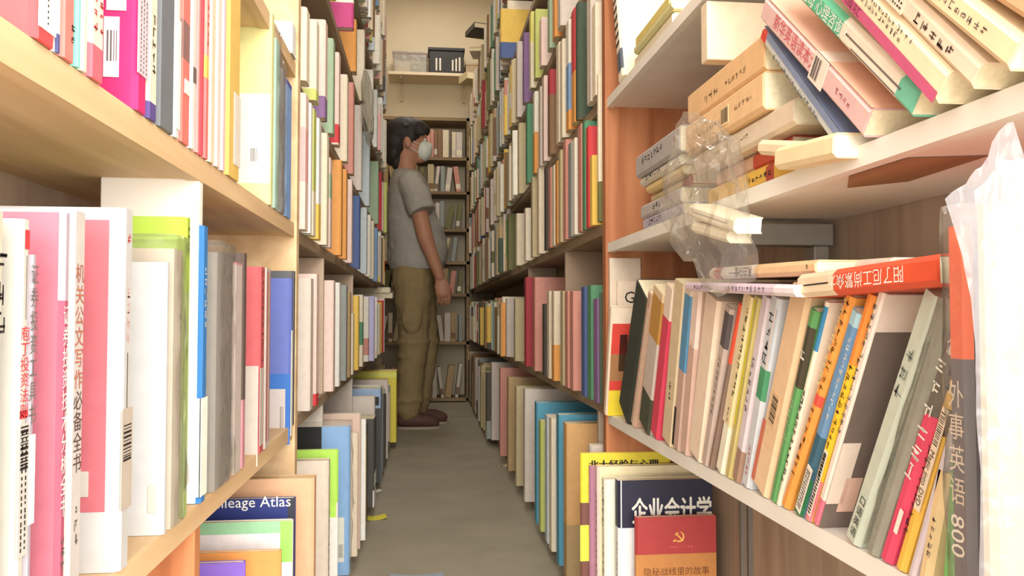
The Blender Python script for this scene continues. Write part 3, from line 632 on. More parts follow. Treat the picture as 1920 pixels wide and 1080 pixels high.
tx = '企业会计学'; [b.front_text(tx, .022+dx, .2365+dz, .0465, WHITEINK, wide=.61, lift=k*.00008) for k, (dx, dz) in enumerate(((0, 0), (.0009, 0), (.0018, 0), (.0009, .0009), (.0009, -.0009)))]; b.marks(.29, .235, .006, GREYINK, yc=.5); b.marks(.2, .05, .007, INK, yc=.5); b.done()
b = cover(1.388, .316, .331, .175, .024, P('e4ccb0', .6), 'cream book with dark vertical spine titles behind the accounting textbook', G9, 1); b.marks(.285, .20, .0145, M('5a4438'), yc=.55).marks(.185, .11, .011, M('6a5444'), yc=.5, seed=3).done()
b = cover(1.418, .310, .3475, .19, .018, P('dcb494', .6), 'pinkish tan book with lilac grey spine in the lowest right compartment', G9, 1, bands=[(0, .33, P('c4aca4', .6))]); b.marks(.27, .12, .010, M('7a6660'), yc=.5).done()
b = cover(1.440, .300, .345, .19, .009, P('886070', .6), 'thin maroon book squeezed in front of the yellow cover', G9, 1); b.done()
b = cover(1.4515, .286, .366, .168, .009, P('d8c83c', .85), 'yellow cover with large black title, mostly hidden by the pinkish tan book', G9, 1, wrap=True, bands=[(.0, .245, M('7a5048', .5))])
tx = '北大经验与心理'; [b.front_text(tx, .014+k*.0008, .3065, .131/run_len(tx), INK, lift=k*.00008) for k in range(3)]; b.cov.box(-.0012, .018, -.0011, -.0004, .14, .205, P('d8cc3c', .6)); b.done()
# steel upright under the shelf, bracket against the back board
m_st = M('5b544c', .4, 1, .05, 30)
q = MB()
for dx in (0, .010): q.box(.400+dx, .406+dx, .985, .991, .02, .4079, m_st)
q.box(.398, .418, .984, .992, 0, .02, m_st); tag(q.build('steel_upright'), 'thin dark steel upright holding the lower right shelf from below', 'support')
q = empty('shelf_bracket', (.49, .95, .62)); tag(q, 'grey metal bracket under the middle right shelf, behind the hanging bag', 'bracket')
a = MB(); a.box(-.012, .008, -.012, .012, -.17, .085, M('8a8478', .4)); a.build('upright', q, bevel=.002)
a = MB(); a.box(-.10, .012, -.016, .016, .085, .112, M('8a8478', .4)); a.build('arm', q, bevel=.002)
# ------------------------------------------------------------------ far rows
NUM = ['zeroth','first','second','third','fourth','fifth','sixth','seventh','eighth','ninth','tenth','eleventh','twelfth','thirteenth','fourteenth','fifteenth','sixteenth','seventeenth','eighteenth','nineteenth']
def nth(n):
    if n < 20: return NUM[n]
    tens = ['','','twenty','thirty','forty','fifty','sixty','seventy','eighty','ninety'][n//10 % 10]
    return tens+'-'+NUM[n % 10] if n % 10 else tens[:-1]+'ieth'
CN = {'f0e2c8':'cream','e8d8bc':'cream','fbf2e6':'white','f6ead8':'off-white','f2d4c8':'pale pink','f4b8b4':'pink','d8484c':'red','b04048':'dark red','f2c860':'yellow','e8e07c':'pale yellow','e8a458':'orange',
      'c8b890':'tan','b89c70':'brown tan','8a6a4c':'brown','a8c0a0':'sage green','5c9470':'green','c8d078':'yellow green','86a8d0':'blue','566a9c':'navy blue','b8b4d8':'lilac','8c6c98':'violet','c04880':'magenta','9aa09c':'grey','54504a':'black','c8d4d8':'pale blue','d8ccc0':'grey white','d49484':'dusty pink','78764a':'olive','dcae74':'pale orange','5aa0bc':'teal','4a5848':'dark green'}
PAL_L = ['f0e2c8']*5+['fbf2e6']*5+['f6ead8']*4+['e8d8bc']*3+['f2d4c8']*3+['f4b8b4','d8484c','d8484c','f2c860','e8a458','c8b890','a8c0a0','c8d078','86a8d0','b8b4d8','c8d4d8','9aa09c','8a6a4c','d8ccc0','54504a']
PAL_R = ['f0e2c8']*3+['f6ead8']*3+['e8d8bc']*4+['d8ccc0']*6+['c8b890']*5+['b89c70']*2+['d49484', 'b04048', 'f2c860', 'e8a458', 'a8c0a0', '5c9470', '4a5848', '566a9c', '9aa09c', '9aa09c', '54504a', '78764a', '8a6a4c', '8a6a4c', 'c8d4d8']  # muted, greyer mix: the haze of the far aisle put into the book colours
FAR = []
def row(name, place, side, X, z0, hmax, y0, y1, head, pal, seed, hr=(.195, .262), fill=1.0, leanp=.15, d=.14, E=None):
    """head: books read from the picture (near to far): (y, t, h, colour, bands[, lean]); the rest of the row goes on the same way"""
    r = random.Random(seed); k = 0; y = y0; side_sign = side
    for it in head:
        k += 1; FAR.append(dict(row=name, place=place, n=k, side=side, X=X+it.get('dx', 0), z=z0, y=it['y'], t=it['t'], h=min(it['h'], hmax), c=it['c'], b=it.get('b', ()), lean=it.get('lean', 0), d=d)); y = max(y, it['y']+it['t']+.001)
    while y < y1:
        t = r.choice((.008, .010, .012, .014, .016, .018, .022, .026, .032))
        if y > 3.4: t *= 1.25
        if y+t > y1: break
        h = min(r.uniform(*hr), hmax); c = r.choice(pal)
        b = (); lean = -r.uniform(.04, .14) if r.random() < .08 and y+t+.05 < y1 else 0
        if lean: h *= .97
        q = r.random()
        if q < .16: b = ((0, r.uniform(.12, .3), r.choice(pal)),)
        elif q < .28: b = ((r.uniform(.68, .8), 1, r.choice(pal)),)
        elif q < .36: b = ((.30, .55, r.choice(pal)),)
        k += 1; dx = -side*abs(r.gauss(0, .006))*(1 if side > 0 else -1)*side
        dx = -side*r.gauss(.006, .008)
        FAR.append(dict(row=name, place=place, n=k, side=side, X=X+dx, z=z0, y=y, t=t, h=h, c=c, b=b, lean=lean, d=d)); y += t+h*math.sin(-lean)+r.choice((.0005, .001, .002, .004))
        if r.random() < .06: y += r.uniform(.01, .05)/fill
def hl(X, z0, items):
    """books read off the picture: (px far/left, px near/right, top row, colour, bands) -> sizes on the plane X"""
    out = []
    for it in items:
        a, b, top, c = it[:4]
        ya, yb = sorted((at_x(a, 590, X).y, at_x(b, 590, X).y))
        out.append(dict(y=ya+.0005, t=min(it[5] if len(it) > 5 else .045, max(.004, yb-ya-.001)), dx=it[6] if len(it) > 6 else 0, h=(at_x(b if X > 0 else a, top, X).z-z0) if top is not None else .22, c=c, b=it[4] if len(it) > 4 else ()))
    out.sort(key=lambda e: e['y'])
    y = 1.518 if X > .3 else -1
    for e in out:
        if e['y'] < y: e['t'] = max(.004, e['t']-(y-e['y'])); e['y'] = y
        y = e['y']+e['t']+.0005
    return out
XS = -.212
h0 = hl(XS, .439, [(582, 589, 522, 'd8ccc0'), (593, 614, 514, 'f2d4c8', ((0, .09, 'd8484c'),)), (616, 625, 538, '9aa09c'), (625, 634, 526, 'f2d4c8'), (636, 648, 530, 'fbf2e6'), (649, 653, 535, '9aa09c'), (656, 661, 548, 'b89c70'), (662, 668, 588, 'f0e2c8'), (672, 678, 555, 'f2c860'), (680, 690, 553, 'f0e2c8', ((.3, .62, '5c9470'),)), (691, 702, 557, 'f6ead8', ((.1, .36, 'd49484'),))])
row('left-low', 'low shelf, far left bookcase', -1, XS, .4394, .285, 1.44, 4.25, h0, PAL_L, 11)
h1 = hl(XS, .766, [(546, 562, 163, 'fbf2e6'), (563.5, 569, 168, 'f0e2c8'), (569.5, 579, 170, 'f2d4c8', ((.35, .75, 'f4b8b4'),)), (579.5, 584, 168, 'fbf2e6'), (585, 593, 174, 'f0e2c8', ((.35, 1, 'c8d078'),)), (595, 609, 208, 'fbf2e6', ((0, .29, 'f2c860'),)), (610.5, 616, 230, 'f0e2c8'), (617, 635, 296, 'f2d4c8', ((.55, .82, 'a8c0a0'),)), (638, 647, 297, 'e8a458'), (647.5, 657, 297, 'e8a458'), (658, 668, 336, 'f2d4c8'), (673, 686, 368, '566a9c'), (686.5, 693, 378, 'c8d4d8'), (694, 699, 395, 'f6ead8'), (700, 706, 400, 'f0e2c8'), (707, 714, 410, '86a8d0')])
row('left-mid', 'third shelf, far left bookcase', -1, XS, .772, .245, 1.30, 4.25, h1, PAL_L, 12)
h2 = hl(XS, 1.04, [(543, 551, 29, 'fbf2e6'), (552, 559, 31, 'b8b4d8'), (560, 569, 0, 'f0e2c8'), (570, 584, 0, 'f0e2c8'), (589, 603, 24, 'f0e2c8', ((0, .14, 'c8d078'),)), (606, 617, 24, 'f2d4c8', ((0, .22, '8c6c98'),)), (621, 631, 60, 'a8c0a0'), (632, 646, 87, 'f2d4c8', ((.02, .22, 'd8484c'),)), (648, 659, 130, 'f0e2c8'), (660, 672, 145, 'd49484'), (676, 690, 160, 'd8ccc0'), (691, 703, 160, 'c8d4d8'), (708, 713, 190, 'a8c0a0'), (714, 721, 190, 'd8484c')])
row('left-up', 'fourth shelf, far left bookcase', -1, XS, 1.0404, .29, 1.28, 4.25, h2, PAL_L, 13, hr=(.2, .27))
h3 = hl(XS, 1.37, [(622, 632, None, 'f2c860'), (640, 660, None, 'c04880', ((.3, .7, 'f6ead8'),), .03, .025), (664, 677, 20, 'e8a458'), (680, 691, 40, 'f0e2c8'), (697, 704, 30, 'f6ead8'), (705, 713, 40, 'fbf2e6')])
row('left-high', 'fifth shelf, far left bookcase', -1, XS, 1.3704, .26, 1.9, 4.25, h3, PAL_L, 14)
row('left-higher', 'sixth shelf, far left bookcase', -1, XS, 1.6804, .25, 2.4, 4.25, [], PAL_L, 15)
row('left-top', 'seventh shelf, far left bookcase', -1, XS, 1.9604, .2, 3.2, 4.25, [], PAL_L, 16)
XT = .337
g0 = hl(XT, .447, [(1122, 1138, 548, '4a5848'), (1110, 1121, 560, '8c6c98'), (1100, 1109, 535, '5c9470'), (1078, 1097, 538, '566a9c'), (1066, 1075, 546, 'd49484'), (1057, 1065, 546, 'd49484'), (1048, 1056, 546, 'c8b890'), (1040, 1047, 545, 'c8b890'), (1031, 1039, 546, 'e8a458', ((.4, 1, 'e8d8bc'),)), (1023, 1030, 546, 'e8d8bc'), (1010, 1021, 570, '54504a'), (990, 1003, 520, 'd49484'), (972, 986, 520, 'b04048'), (957, 966, 560, 'c8b890'), (935, 950, 560, 'd8ccc0')])
row('right-low', 'low shelf, far right bookcase', 1, XT, .4474, .30, 1.56, 5.85, g0, PAL_R, 21)
g1 = hl(XT, .80, [(1113, 1130, 115, 'f0e2c8', ((0, .27, '78764a'),)), (1106, 1112, 290, 'f2c860'), (1099, 1105, 235, 'd8484c'), (1092, 1098, 225, '5c9470'), (1081, 1091, 230, 'd49484'), (1073, 1079, 257, 'f6ead8'), (1063, 1072, 265, '9aa09c'), (1053, 1062, 260, 'd49484'), (1047, 1052, 280, 'c8b890'), (1041, 1046, 300, 'e8a458'), (1034, 1040, 308, 'f0e2c8'), (1026, 1033, 313, 'd49484'), (1012, 1025, 315, '54504a'), (1000, 1011, 312, 'e8d8bc'), (988, 999, 331, 'c8b890'), (971, 986, 390, 'f0e2c8'), (955, 969, 400, 'e8d8bc'), (930, 953, 400, '78764a')])
row('right-mid', 'third shelf, far right bookcase', 1, XT, .8004, .29, 1.5, 5.85, g1, PAL_R, 22)
g2 = hl(XT, 1.055, [(1111, 1119, 0, 'f0e2c8'), (1086, 1110, -20, 'd8ccc0'), (1080, 1085, 0, '4a5848'), (1069, 1079, -20, 'e8a458', ((.45, 1, 'd8484c'),)), (1058, 1068, 20, '86a8d0', ((0, .18, 'e8a458'), (.6, 1, 'f6ead8'))), (1050, 1056, 70, 'f0e2c8'), (1034, 1049, 76, 'f0e2c8'), (1022, 1032, 128, 'b04048', ((0, .7, '8a6a4c'),)), (1015, 1021, 140, 'f2d4c8'), (1004, 1014, 160, 'd8ccc0'), (990, 1003, 170, 'e8a458', ((.5, 1, 'f6ead8'),)), (974, 989, 150, '5c9470'), (962, 973, 230, 'c8b890')])
row('right-up', 'fourth shelf, far right bookcase', 1, XT, 1.0554, .262, 1.53, 5.85, g2, PAL_R, 23, hr=(.2, .255))
g3 = hl(XT, 1.344, [(1043, 1052, None, 'd8ccc0'), (1035, 1042, None, 'e8a458'), (1018, 1032, -10, 'a8c0a0'), (1008, 1016, 30, 'f2d4c8'), (997, 1005, 15, 'c8d078'), (985, 996, 20, 'e8e07c', ((0, .6, 'f0e2c8'),)), (972, 983, 60, '8c6c98'), (960, 970, 70, 'd8ccc0')])
row('right-high', 'fifth shelf, far right bookcase', 1, XT, 1.3444, .28, 1.9, 5.85, g3, PAL_R, 24, hr=(.2, .26))
g4 = hl(XT, 1.65, [(936, 955, 17, 'f2c860', ((0, .32, '566a9c'),), .03, -.035)])
row('right-higher', 'sixth shelf, far right bookcase', 1, XT, 1.6504, .27, 2.6, 5.85, g4, PAL_R, 25)
row('right-top', 'seventh shelf, far right bookcase', 1, XT, 1.9504, .22, 3.3, 5.85, [], PAL_R, 26)
# books standing on the base boards
f1 = hl(.318, .0304, [(1101, 1106, 835, 'd8ccc0'), (1084, 1095, 840, 'd8ccc0'), (1053, 1062, 795, 'dcae74', ((.0, .35, 'b89c70'),)), (1036, 1048, 778, '5aa0bc'), (1028, 1034, 785, 'f0e2c8'), (1016, 1026, 780, 'c8d4d8'), (1008, 1014, 790, 'c8d078'), (990, 1006, 755, '5aa0bc'), (970, 984, 730, 'd8ccc0'), (956, 968, 725, 'c8b890'), (940, 953, 708, 'b89c70'), (925, 938, 690, 'd49484'), (912, 922, 680, 'd8ccc0')])
row('right-floor', 'base board, far right bookcase', 1, .318, .0304, .385, 1.54, 5.8, f1, ['d8ccc0','c8b890','b89c70','8a6a4c','54504a','9aa09c','78764a','d8ccc0'], 27, hr=(.25, .34), d=.18)
row('left-floor', 'base board, far left bookcase', -1, -.16, .0304, .36, 2.22, 3.7, [dict(y=2.24, t=.02, h=.3, c='d8ccc0'), dict(y=2.28, t=.03, h=.25, c='f2c860'), dict(y=2.33, t=.03, h=.28, c='54504a'), dict(y=2.68, t=.03, h=.32, c='d8ccc0'), dict(y=2.98, t=.03, h=.33, c='f6ead8')], ['d8ccc0','c8b890','9aa09c','54504a'], 28, hr=(.25, .33), d=.18)
# drop what would stand inside the boxes on the left of the floor
FAR = [q for q in FAR if not (q['row'] == 'left-floor' and (2.52 < q['y']+q['t'] and q['y'] < 2.66 or 2.83 < q['y']+q['t'] and q['y'] < 2.97 or q['y'] > 3.68))]
DIV = {'left-low': (1.86, 2.62), 'right-low': (1.98, 2.7), 'right-floor': (1.60,), 'left-floor': (2.62,), }
def clash(q):
    for y in DIV.get(q['row'], ()):
        if q['y'] < y+.0145 and q['y']+q['t'] > y-.0005: return True
    if q['row'].startswith('left-') and q['row'] != 'left-floor' and q['y'] < 1.417 and q['y']+q['t'] > 1.358: return 'post'
    return False
for q in FAR:
    if q['row'].startswith('left') and q['y'] < 1.36: q['place'] = q['place'].replace('far left', 'near left')
FAR = [q for q in FAR if clash(q) is False]
# back bookcase rows run across the aisle
def fm(h, E): return M(h, .6, 1/E, .05, 60)
def shelf_mesh(mb, q, ox=0, oy=0, oz=0):
    """spine, boards and page block of one book into mb"""
    s = q['side']; t, h, d = q['t'], q['h'], q['d']; c = min(.0018, t*.2); r = min(.3*t, .004)
    o = (q['X']-ox, q['y']-oy, q['z']-oz); th = q['lean']
    def T(x, y, z_):
        if th: y, z_ = y*math.cos(th)-z_*math.sin(th), y*math.sin(th)+z_*math.cos(th)+(t*math.sin(-th) if th < 0 else 0)
        return (o[0]+s*x, o[1]+y, o[2]+z_)
    zs = sorted({0, 1, *[f for b in q['b'] for f in b[:2]]})
    fl = (lambda f: f) if s > 0 else (lambda f: f[::-1])
    for a, b_ in zip(zs, zs[1:]):
        m_ = fm(q['c'], 1)
        for (f0, f1_, cc) in q['b']:
            if f0 <= (a+b_)/2 <= f1_: m_ = fm(cc, 1); break
        za, zb = a*h, b_*h
        P = [(d,0),(r,0),(0,r),(0,t-r),(r,t),(d,t)]
        vs_ = [T(x, y, za) for x, y in P]+[T(x, y, zb) for x, y in P]
        mb.add(vs_, [fl((i+1, i, i+6, i+7)) for i in range(5)], m_)
    m_ = fm(q['c'], 1)
    z1, z0_ = h-.002, .002
    mb.add([T(.002,c,z0_),T(d,c,z0_),T(d,t-c,z0_),T(.002,t-c,z0_),T(.002,c,z1),T(d,c,z1),T(d,t-c,z1),T(.002,t-c,z1)], [fl(f) for f in ((3,2,1,0),(4,5,6,7),(1,2,6,5))], PAGE)
    for e in (0, h):
        mb.add([T(r,0,e),T(d,0,e),T(d,c,e),T(r,c,e)], [(0,1,2,3) if (e > 0) == (s > 0) else (3,2,1,0)], m_)
        mb.add([T(r,t-c,e),T(d,t-c,e),T(d,t,e),T(r,t,e)], [(0,1,2,3) if (e > 0) == (s > 0) else (3,2,1,0)], m_)
def score(q): return q['t']*q['h']/(q['y']**3)*abs(q['X'])
order = sorted(range(len(FAR)), key=lambda i: -score(FAR[i]))
keep = set(order[:FAR_KEEP])
def width_word(t): return 'thin ' if t < .011 else 'thick ' if t > .024 else ''
cnt = {}
for i in sorted(range(len(FAR)), key=lambda i: (FAR[i]['row'], FAR[i]['y'])):
    q = FAR[i]; col = CN[q['c']]; key = (q['place'], col); cnt[key] = cnt.get(key, 0)+1
    if i not in keep: continue
    nb = ''
    if q['b']: nb = ' with %s %s' % (CN[q['b'][0][2]], 'foot' if q['b'][0][0] == 0 else 'head' if q['b'][0][1] == 1 else 'band')
    def lab(w_, nb): return '%s%s book%s, %s %s from the front, %s' % (w_, col, nb, nth(cnt[key]), col, q['place'])
    for w_, n_ in ((width_word(q['t']), nb), ('', nb), ('', '')):
        q['label'] = lab(w_, n_)
        if len(q['label'].split()) <= 16: break
    mb = MB(); ln = q['lean']; shelf_mesh(mb, q, q['X'], q['y'], q['z'])
    o = mb.build('book'); o.location = (q['X'], q['y'], q['z']+.0003); tag(o, q['label'], 'book', 'books on the '+q['place'])
rest = MB()
for i in range(len(FAR)):
    if i not in keep: shelf_mesh(rest, FAR[i])
tag(rest.build('distant_books'), 'far away narrow book spines filling the dim back parts of both long bookcases', 'books', None, 'stuff')
# ------------------------------------------------------------------ back wall: bookcase, shelf, boxes
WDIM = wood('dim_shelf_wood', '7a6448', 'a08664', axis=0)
r_ = empty('bookcase', (.02, 5.82, 0)); tag(r_, 'bookcase across the back wall behind the person', 'bookcase')
BX0, BX1, BY = -.37, .32, 5.70
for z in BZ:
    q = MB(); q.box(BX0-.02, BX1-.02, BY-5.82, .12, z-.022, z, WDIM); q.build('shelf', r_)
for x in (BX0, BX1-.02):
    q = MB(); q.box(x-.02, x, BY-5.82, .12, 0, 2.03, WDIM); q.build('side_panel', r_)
rb = random.Random(5)
rows = ['base row', 'second row', 'third row', 'fourth row', 'fifth row', 'sixth row', 'top row']
cb = {}
for k, z in enumerate(BZ[:-1]):
    x = BX0+.01; hm = BZ[k+1]-z-.03
    while x < BX1-.05:
        t = rb.choice((.022, .028, .034, .042)); lean = rb.choice((0, 0, .12, .2, -.14)); c = rb.choice(['d8ccc0', 'c8b890', 'b89c70', 'e8d8bc', '8a6a4c', 'd8ccc0', '9aa09c', '78764a', 'd49484'])
        if k == 6: c = ['c8b890', 'e8d8bc', 'b04048', 'b04048', 'f2d4c8', 'd49484', '8a6a4c', 'e8d8bc', 'd8ccc0', 'c8b890'][min(9, int((x-BX0)/.07))]; lean = 0
        h = min(hm, .27 if z < .1 else .21)*rb.uniform(.86, .97)
        if lean: h *= .93
        w_ = t*math.cos(lean)+h*abs(math.sin(lean))
        if x+w_ > BX1-.025: break
        if k and not lean and rb.random() < .1: x += .02
        mb = MB(); d = .12; m_ = fm(c, 1)
        mb.box(0, t, 0, .002, 0, h, m_); mb.box(0, .002, .002, d, 0, h, m_); mb.box(t-.002, t, .002, d, 0, h, m_); mb.box(.002, t-.002, .002, d-.003, .003, h-.003, PAGE)
        if rb.random() < .4: mb.box(.001, t-.001, -.0006, 0, h*.1, h*.3, fm(rb.choice(['d8ccc0', '8a6a4c', 'f0e2c8']), 1))
        o = mb.build('book'); x0 = x+(h*math.sin(-lean) if lean < 0 else 0)
        # lean > 0 tips the head to the right
        o.rotation_euler = (0, lean, 0)
        o.location = (x if lean >= 0 else x+h*math.sin(-lean), BY+.015, z+.0005+(t*math.sin(lean) if lean > 0 else 0))
        key = (k, c); cb[key] = cb.get(key, 0)+1
        tag(o, '%s%s book, %s %s from the left, back bookcase, %s' % ('leaning ' if lean else '', CN[c], nth(cb[key]), CN[c], rows[k]), 'book', 'books in the back bookcase')
        x += w_+.003
q = empty('wall_shelf', (.05, 5.85, 2.36)); tag(q, 'white shelf board high on the back wall, carrying boxes', 'shelf')
a = MB(); a.box(-.31, .34, -.13, .099, -.022, 0, M('d8c8aa', .5)); a.build('board', q, bevel=.002)
for x in (-.22, .24):
    a = MB(); a.box(x-.01, x+.01, .08, .099, -.16, -.023, M('c4b498', .5)); a.box(x-.008, x+.008, -.09, .099, -.036, -.023, M('c4b498', .5)); a.build('bracket', q)
CLEARBOX = plastic('clear_box_plastic', .3, (.93, .93, .88), .3, .35)
q = empty('storage_box', (-.105, 5.83, 2.3605)); tag(q, 'clear plastic storage box at the left end of the high white shelf', 'box')
a = MB(); a.box(-.12, .12, -.085, .085, 0, .135, CLEARBOX); a.build('tub', q, bevel=.008); a = MB(); a.box(-.128, .128, -.092, .092, .1355, .152, MILKY); a.build('lid', q, bevel=.004)
a = MB(); a.box(-.10, .0, -.07, .07, .004, .08, M('b8a890')); a.build('contents', q)
DK = M('2c2a29', .5, 1, .08, 30)
q = empty('crate', (.155, 5.83, 2.3605)); tag(q, 'black crate with white slots on the high shelf', 'crate')
a = MB(); a.box(-.125, .125, -.09, .09, 0, .165, DK); a.build('body', q, bevel=.006); a = MB(); a.box(-.133, .133, -.097, .097, .1655, .188, DK); a.build('rim', q, bevel=.004)
for x, h0_ in ((-.072, .09), (-.045, .09), (.045, .08), (.07, .09), (.095, .1)):
    a = MB(); a.box(x-.006, x+.006, -.0925, -.0902, .02, .02+h0_, M('d8d0c0', .5)); o = a.build('slot', q); o['label'] = 'white slot'
q = empty('carton', (.325, 5.83, 2.3605)); tag(q, 'low beige carton beside the black crate on the high shelf', 'box')
a = MB(); a.box(-.03, .06, -.08, .08, 0, .07, M('a89478', .7)); a.build('body', q, bevel=.003); a = MB(); a.box(-.033, .063, -.083, .083, .0705, .085, M('b09c80', .7)); a.build('lid', q, bevel=.002)
# odd books lying across the top of the right bookcase
for i, (x, y, z, rz, ry, dims, c, lab) in enumerate([
    (.27, 4.35, 2.2015, .25, -.0, (.2, .17, .03), '54504a', 'dark album jutting out from the top of the far right bookcase'),
    (.265, 4.75, 2.2015, -.2, 0, (.22, .16, .025), 'd8ccc0', 'grey white book jutting out behind the dark album, top of the right bookcase'),
    (.28, 3.75, 2.2015, .1, 0, (.21, .15, .04), 'b89c70', 'brown tan book lying on top of the right bookcase, in front of the dark album'),
    (.28, 5.3, 2.2015, .3, 0, (.2, .16, .05), 'c8b890', 'tan book lying farthest back on top of the right bookcase')]):
    mb = MB(); L, W_, T_ = dims; m_ = fm(c, 1)
    mb.box(0, L, 0, W_, 0, .002, m_); mb.box(0, L, 0, W_, T_-.002, T_, m_); mb.box(0, .002, 0, W_, .002, T_-.002, m_); mb.box(.002, L-.004, .004, W_-.004, .002, T_-.002, PAGE)
    o = mb.build('book'); o.location = (x, y, z); o.rotation_euler = (0, 0, rz); tag(o, lab, 'book', 'books lying on top of the right bookcase')
for i, (y, z, t, c, lab) in enumerate([(4.0, .7018, .026, 'e8d8bc', 'lower of two cream books lying across the far end of the low left row'), (3.98, .7285, .026, 'f6ead8', 'upper of two cream books lying across the far end of the low left row')]):
    mb = MB(); m_ = fm(c, 1); L, W_ = .2, .15
    mb.box(-L, 0, 0, W_, 0, .002, m_); mb.box(-L, 0, 0, W_, t-.002, t, m_); mb.box(-.002, 0, 0, W_, .002, t-.002, m_); mb.box(-L+.003, -.002, .002, W_-.002, .002, t-.002, PAGE)
    o = mb.build('book'); o.location = (-.155-.012*i, y, z); tag(o, lab, 'book', 'cream books lying on the low left row')
# litter on the floor
def slip(name, px, py, a, b_, rz, mat, lab, cat='paper', curl=.006):
    p = at_z(px, py, .0); mb = MB(); n = 6; vs_ = []; fs = []
    for i in range(n+1):
        u = i/n; zc = .0012+curl*(u-.5)**2*4
        vs_ += [(a*(u-.5), -b_/2, zc), (a*(u-.5), b_/2, zc)]
    for i in range(n): fs.append((2*i, 2*i+2, 2*i+3, 2*i+1))
    mb.add(vs_, fs, mat); o = mb.build(name); o.location = (p.x, p.y, 0); o.rotation_euler = (0, 0, rz)
    sm = o.modifiers.new('thickness', 'SOLIDIFY'); sm.thickness = .0008
    tag(o, lab, cat); return o
slip('paper_slip', 702, 972, .07, .05, .2, P('d8c848', .75), 'yellow paper slip on the floor near the blue wrapped album')
slip('paper_slip', 696, 924, .07, .03, .5, P('d8ccb8', .75), 'white paper strip on the floor left of the aisle, behind the yellow slip')
slip('paper_slip', 946, 874, .035, .03, .3, P('c8bc90', .7), 'small pale scrap of paper in the middle right of the aisle floor')
slip('paper_sheet', 782, 1083, .125, .03, 0, P('8e9aa8', .75), 'pale blue paper at the bottom edge of the picture on the floor')
slip('paper_slip', 806, 797, .1, .06, .4, P('a89c88', .6), 'pale scrap of paper on the floor by the shoes of the person')
# ------------------------------------------------------------------ the person
def capsule(mb, p0, r0, p1, r1, n=14, sq=(1, 1, 1)):
    p0, p1 = Vector(p0), Vector(p1); ax = p1-p0; L = ax.length; ax = ax/L if L > 1e-6 else Vector((0,0,1))
    a = ax.orthogonal().normalized(); b_ = ax.cross(a); rings = []
    for k in range(5): t = math.pi/2*(1-k/4); rings.append((p0-ax*r0*math.sin(t), r0*math.cos(t)))
    for k in range(5): t = math.pi/2*(k/4); rings.append((p1+ax*r1*math.sin(t), r1*math.cos(t)))
    vs_ = []; fs = []
    for c, r in rings:
        for i in range(n):
            an = 2*math.pi*i/n; o = (a*math.cos(an)+b_*math.sin(an))*max(r, 1e-5)
            vs_.append(c+Vector((o.x*sq[0], o.y*sq[1], o.z*sq[2])))
    for k in range(len(rings)-1):
        for i in range(n): j = (i+1) % n; fs.append((k*n+i, k*n+j, (k+1)*n+j, (k+1)*n+i))
    fs.append(tuple(range(n))[::-1]); fs.append(tuple((len(rings)-1)*n+i for i in range(n)))
    mb.add(vs_, fs, SKIN)
def tube(mb, p0, r0, p1, r1, n=18, k_=6):
    """a flat-ended sleeve"""
    p0, p1 = Vector(p0), Vector(p1); ax = (p1-p0).normalized(); a = ax.orthogonal().normalized(); b_ = ax.cross(a); vs_ = []; fs = []
    for k in range(k_+1):
        c = p0.lerp(p1, k/k_); r = r0+(r1-r0)*k/k_
        for i in range(n): an = 2*math.pi*i/n; vs_.append(c+(a*math.cos(an)+b_*math.sin(an))*r)
    for k in range(k_):
        for i in range(n): j = (i+1) % n; fs.append((k*n+i, k*n+j, (k+1)*n+j, (k+1)*n+i))
    fs.append(tuple(range(n))[::-1]); fs.append(tuple(k_*n+i for i in range(n))); mb.add(vs_, fs, SKIN)
def ell(mb, c, rx, ry, rz, ry_rot=0): 
    vs_ = []; fs = []; n, m_ = 20, 12; rot = Matrix.Rotation(ry_rot, 3, 'Y')
    for k in range(m_+1):
        t = math.pi*k/m_
        for i in range(n):
            an = 2*math.pi*i/n; vs_.append(Vector(c)+rot @ Vector((rx*max(1e-4, math.sin(t))*math.cos(an), ry*max(1e-4, math.sin(t))*math.sin(an), -rz*math.cos(t))))
    for k in range(m_):
        for i in range(n): j = (i+1) % n; fs.append((k*n+i, k*n+j, (k+1)*n+j, (k+1)*n+i))
    mb.add(vs_, fs, SKIN)
def loft(mb, rings, n=24):
    vs_ = []; fs = []
    for (z_, cx, cy, rx, ry) in rings:
        for i in range(n): an = 2*math.pi*i/n; vs_.append((cx+rx*math.cos(an), cy+ry*math.sin(an), z_))
    for k in range(len(rings)-1):
        up = rings[1][0] > rings[0][0]
        for i in range(n):
            j = (i+1) % n; f = (k*n+i, k*n+j, (k+1)*n+j, (k+1)*n+i); fs.append(f if up else f[::-1])
    b0 = tuple(range(n)); t0 = tuple((len(rings)-1)*n+i for i in range(n))
    fs += [b0[::-1] if rings[1][0] > rings[0][0] else b0, t0 if rings[1][0] > rings[0][0] else t0[::-1]]
    mb.add(vs_, fs, SKIN)
SKIN = M('b88468', .5, 1, .04, 20)
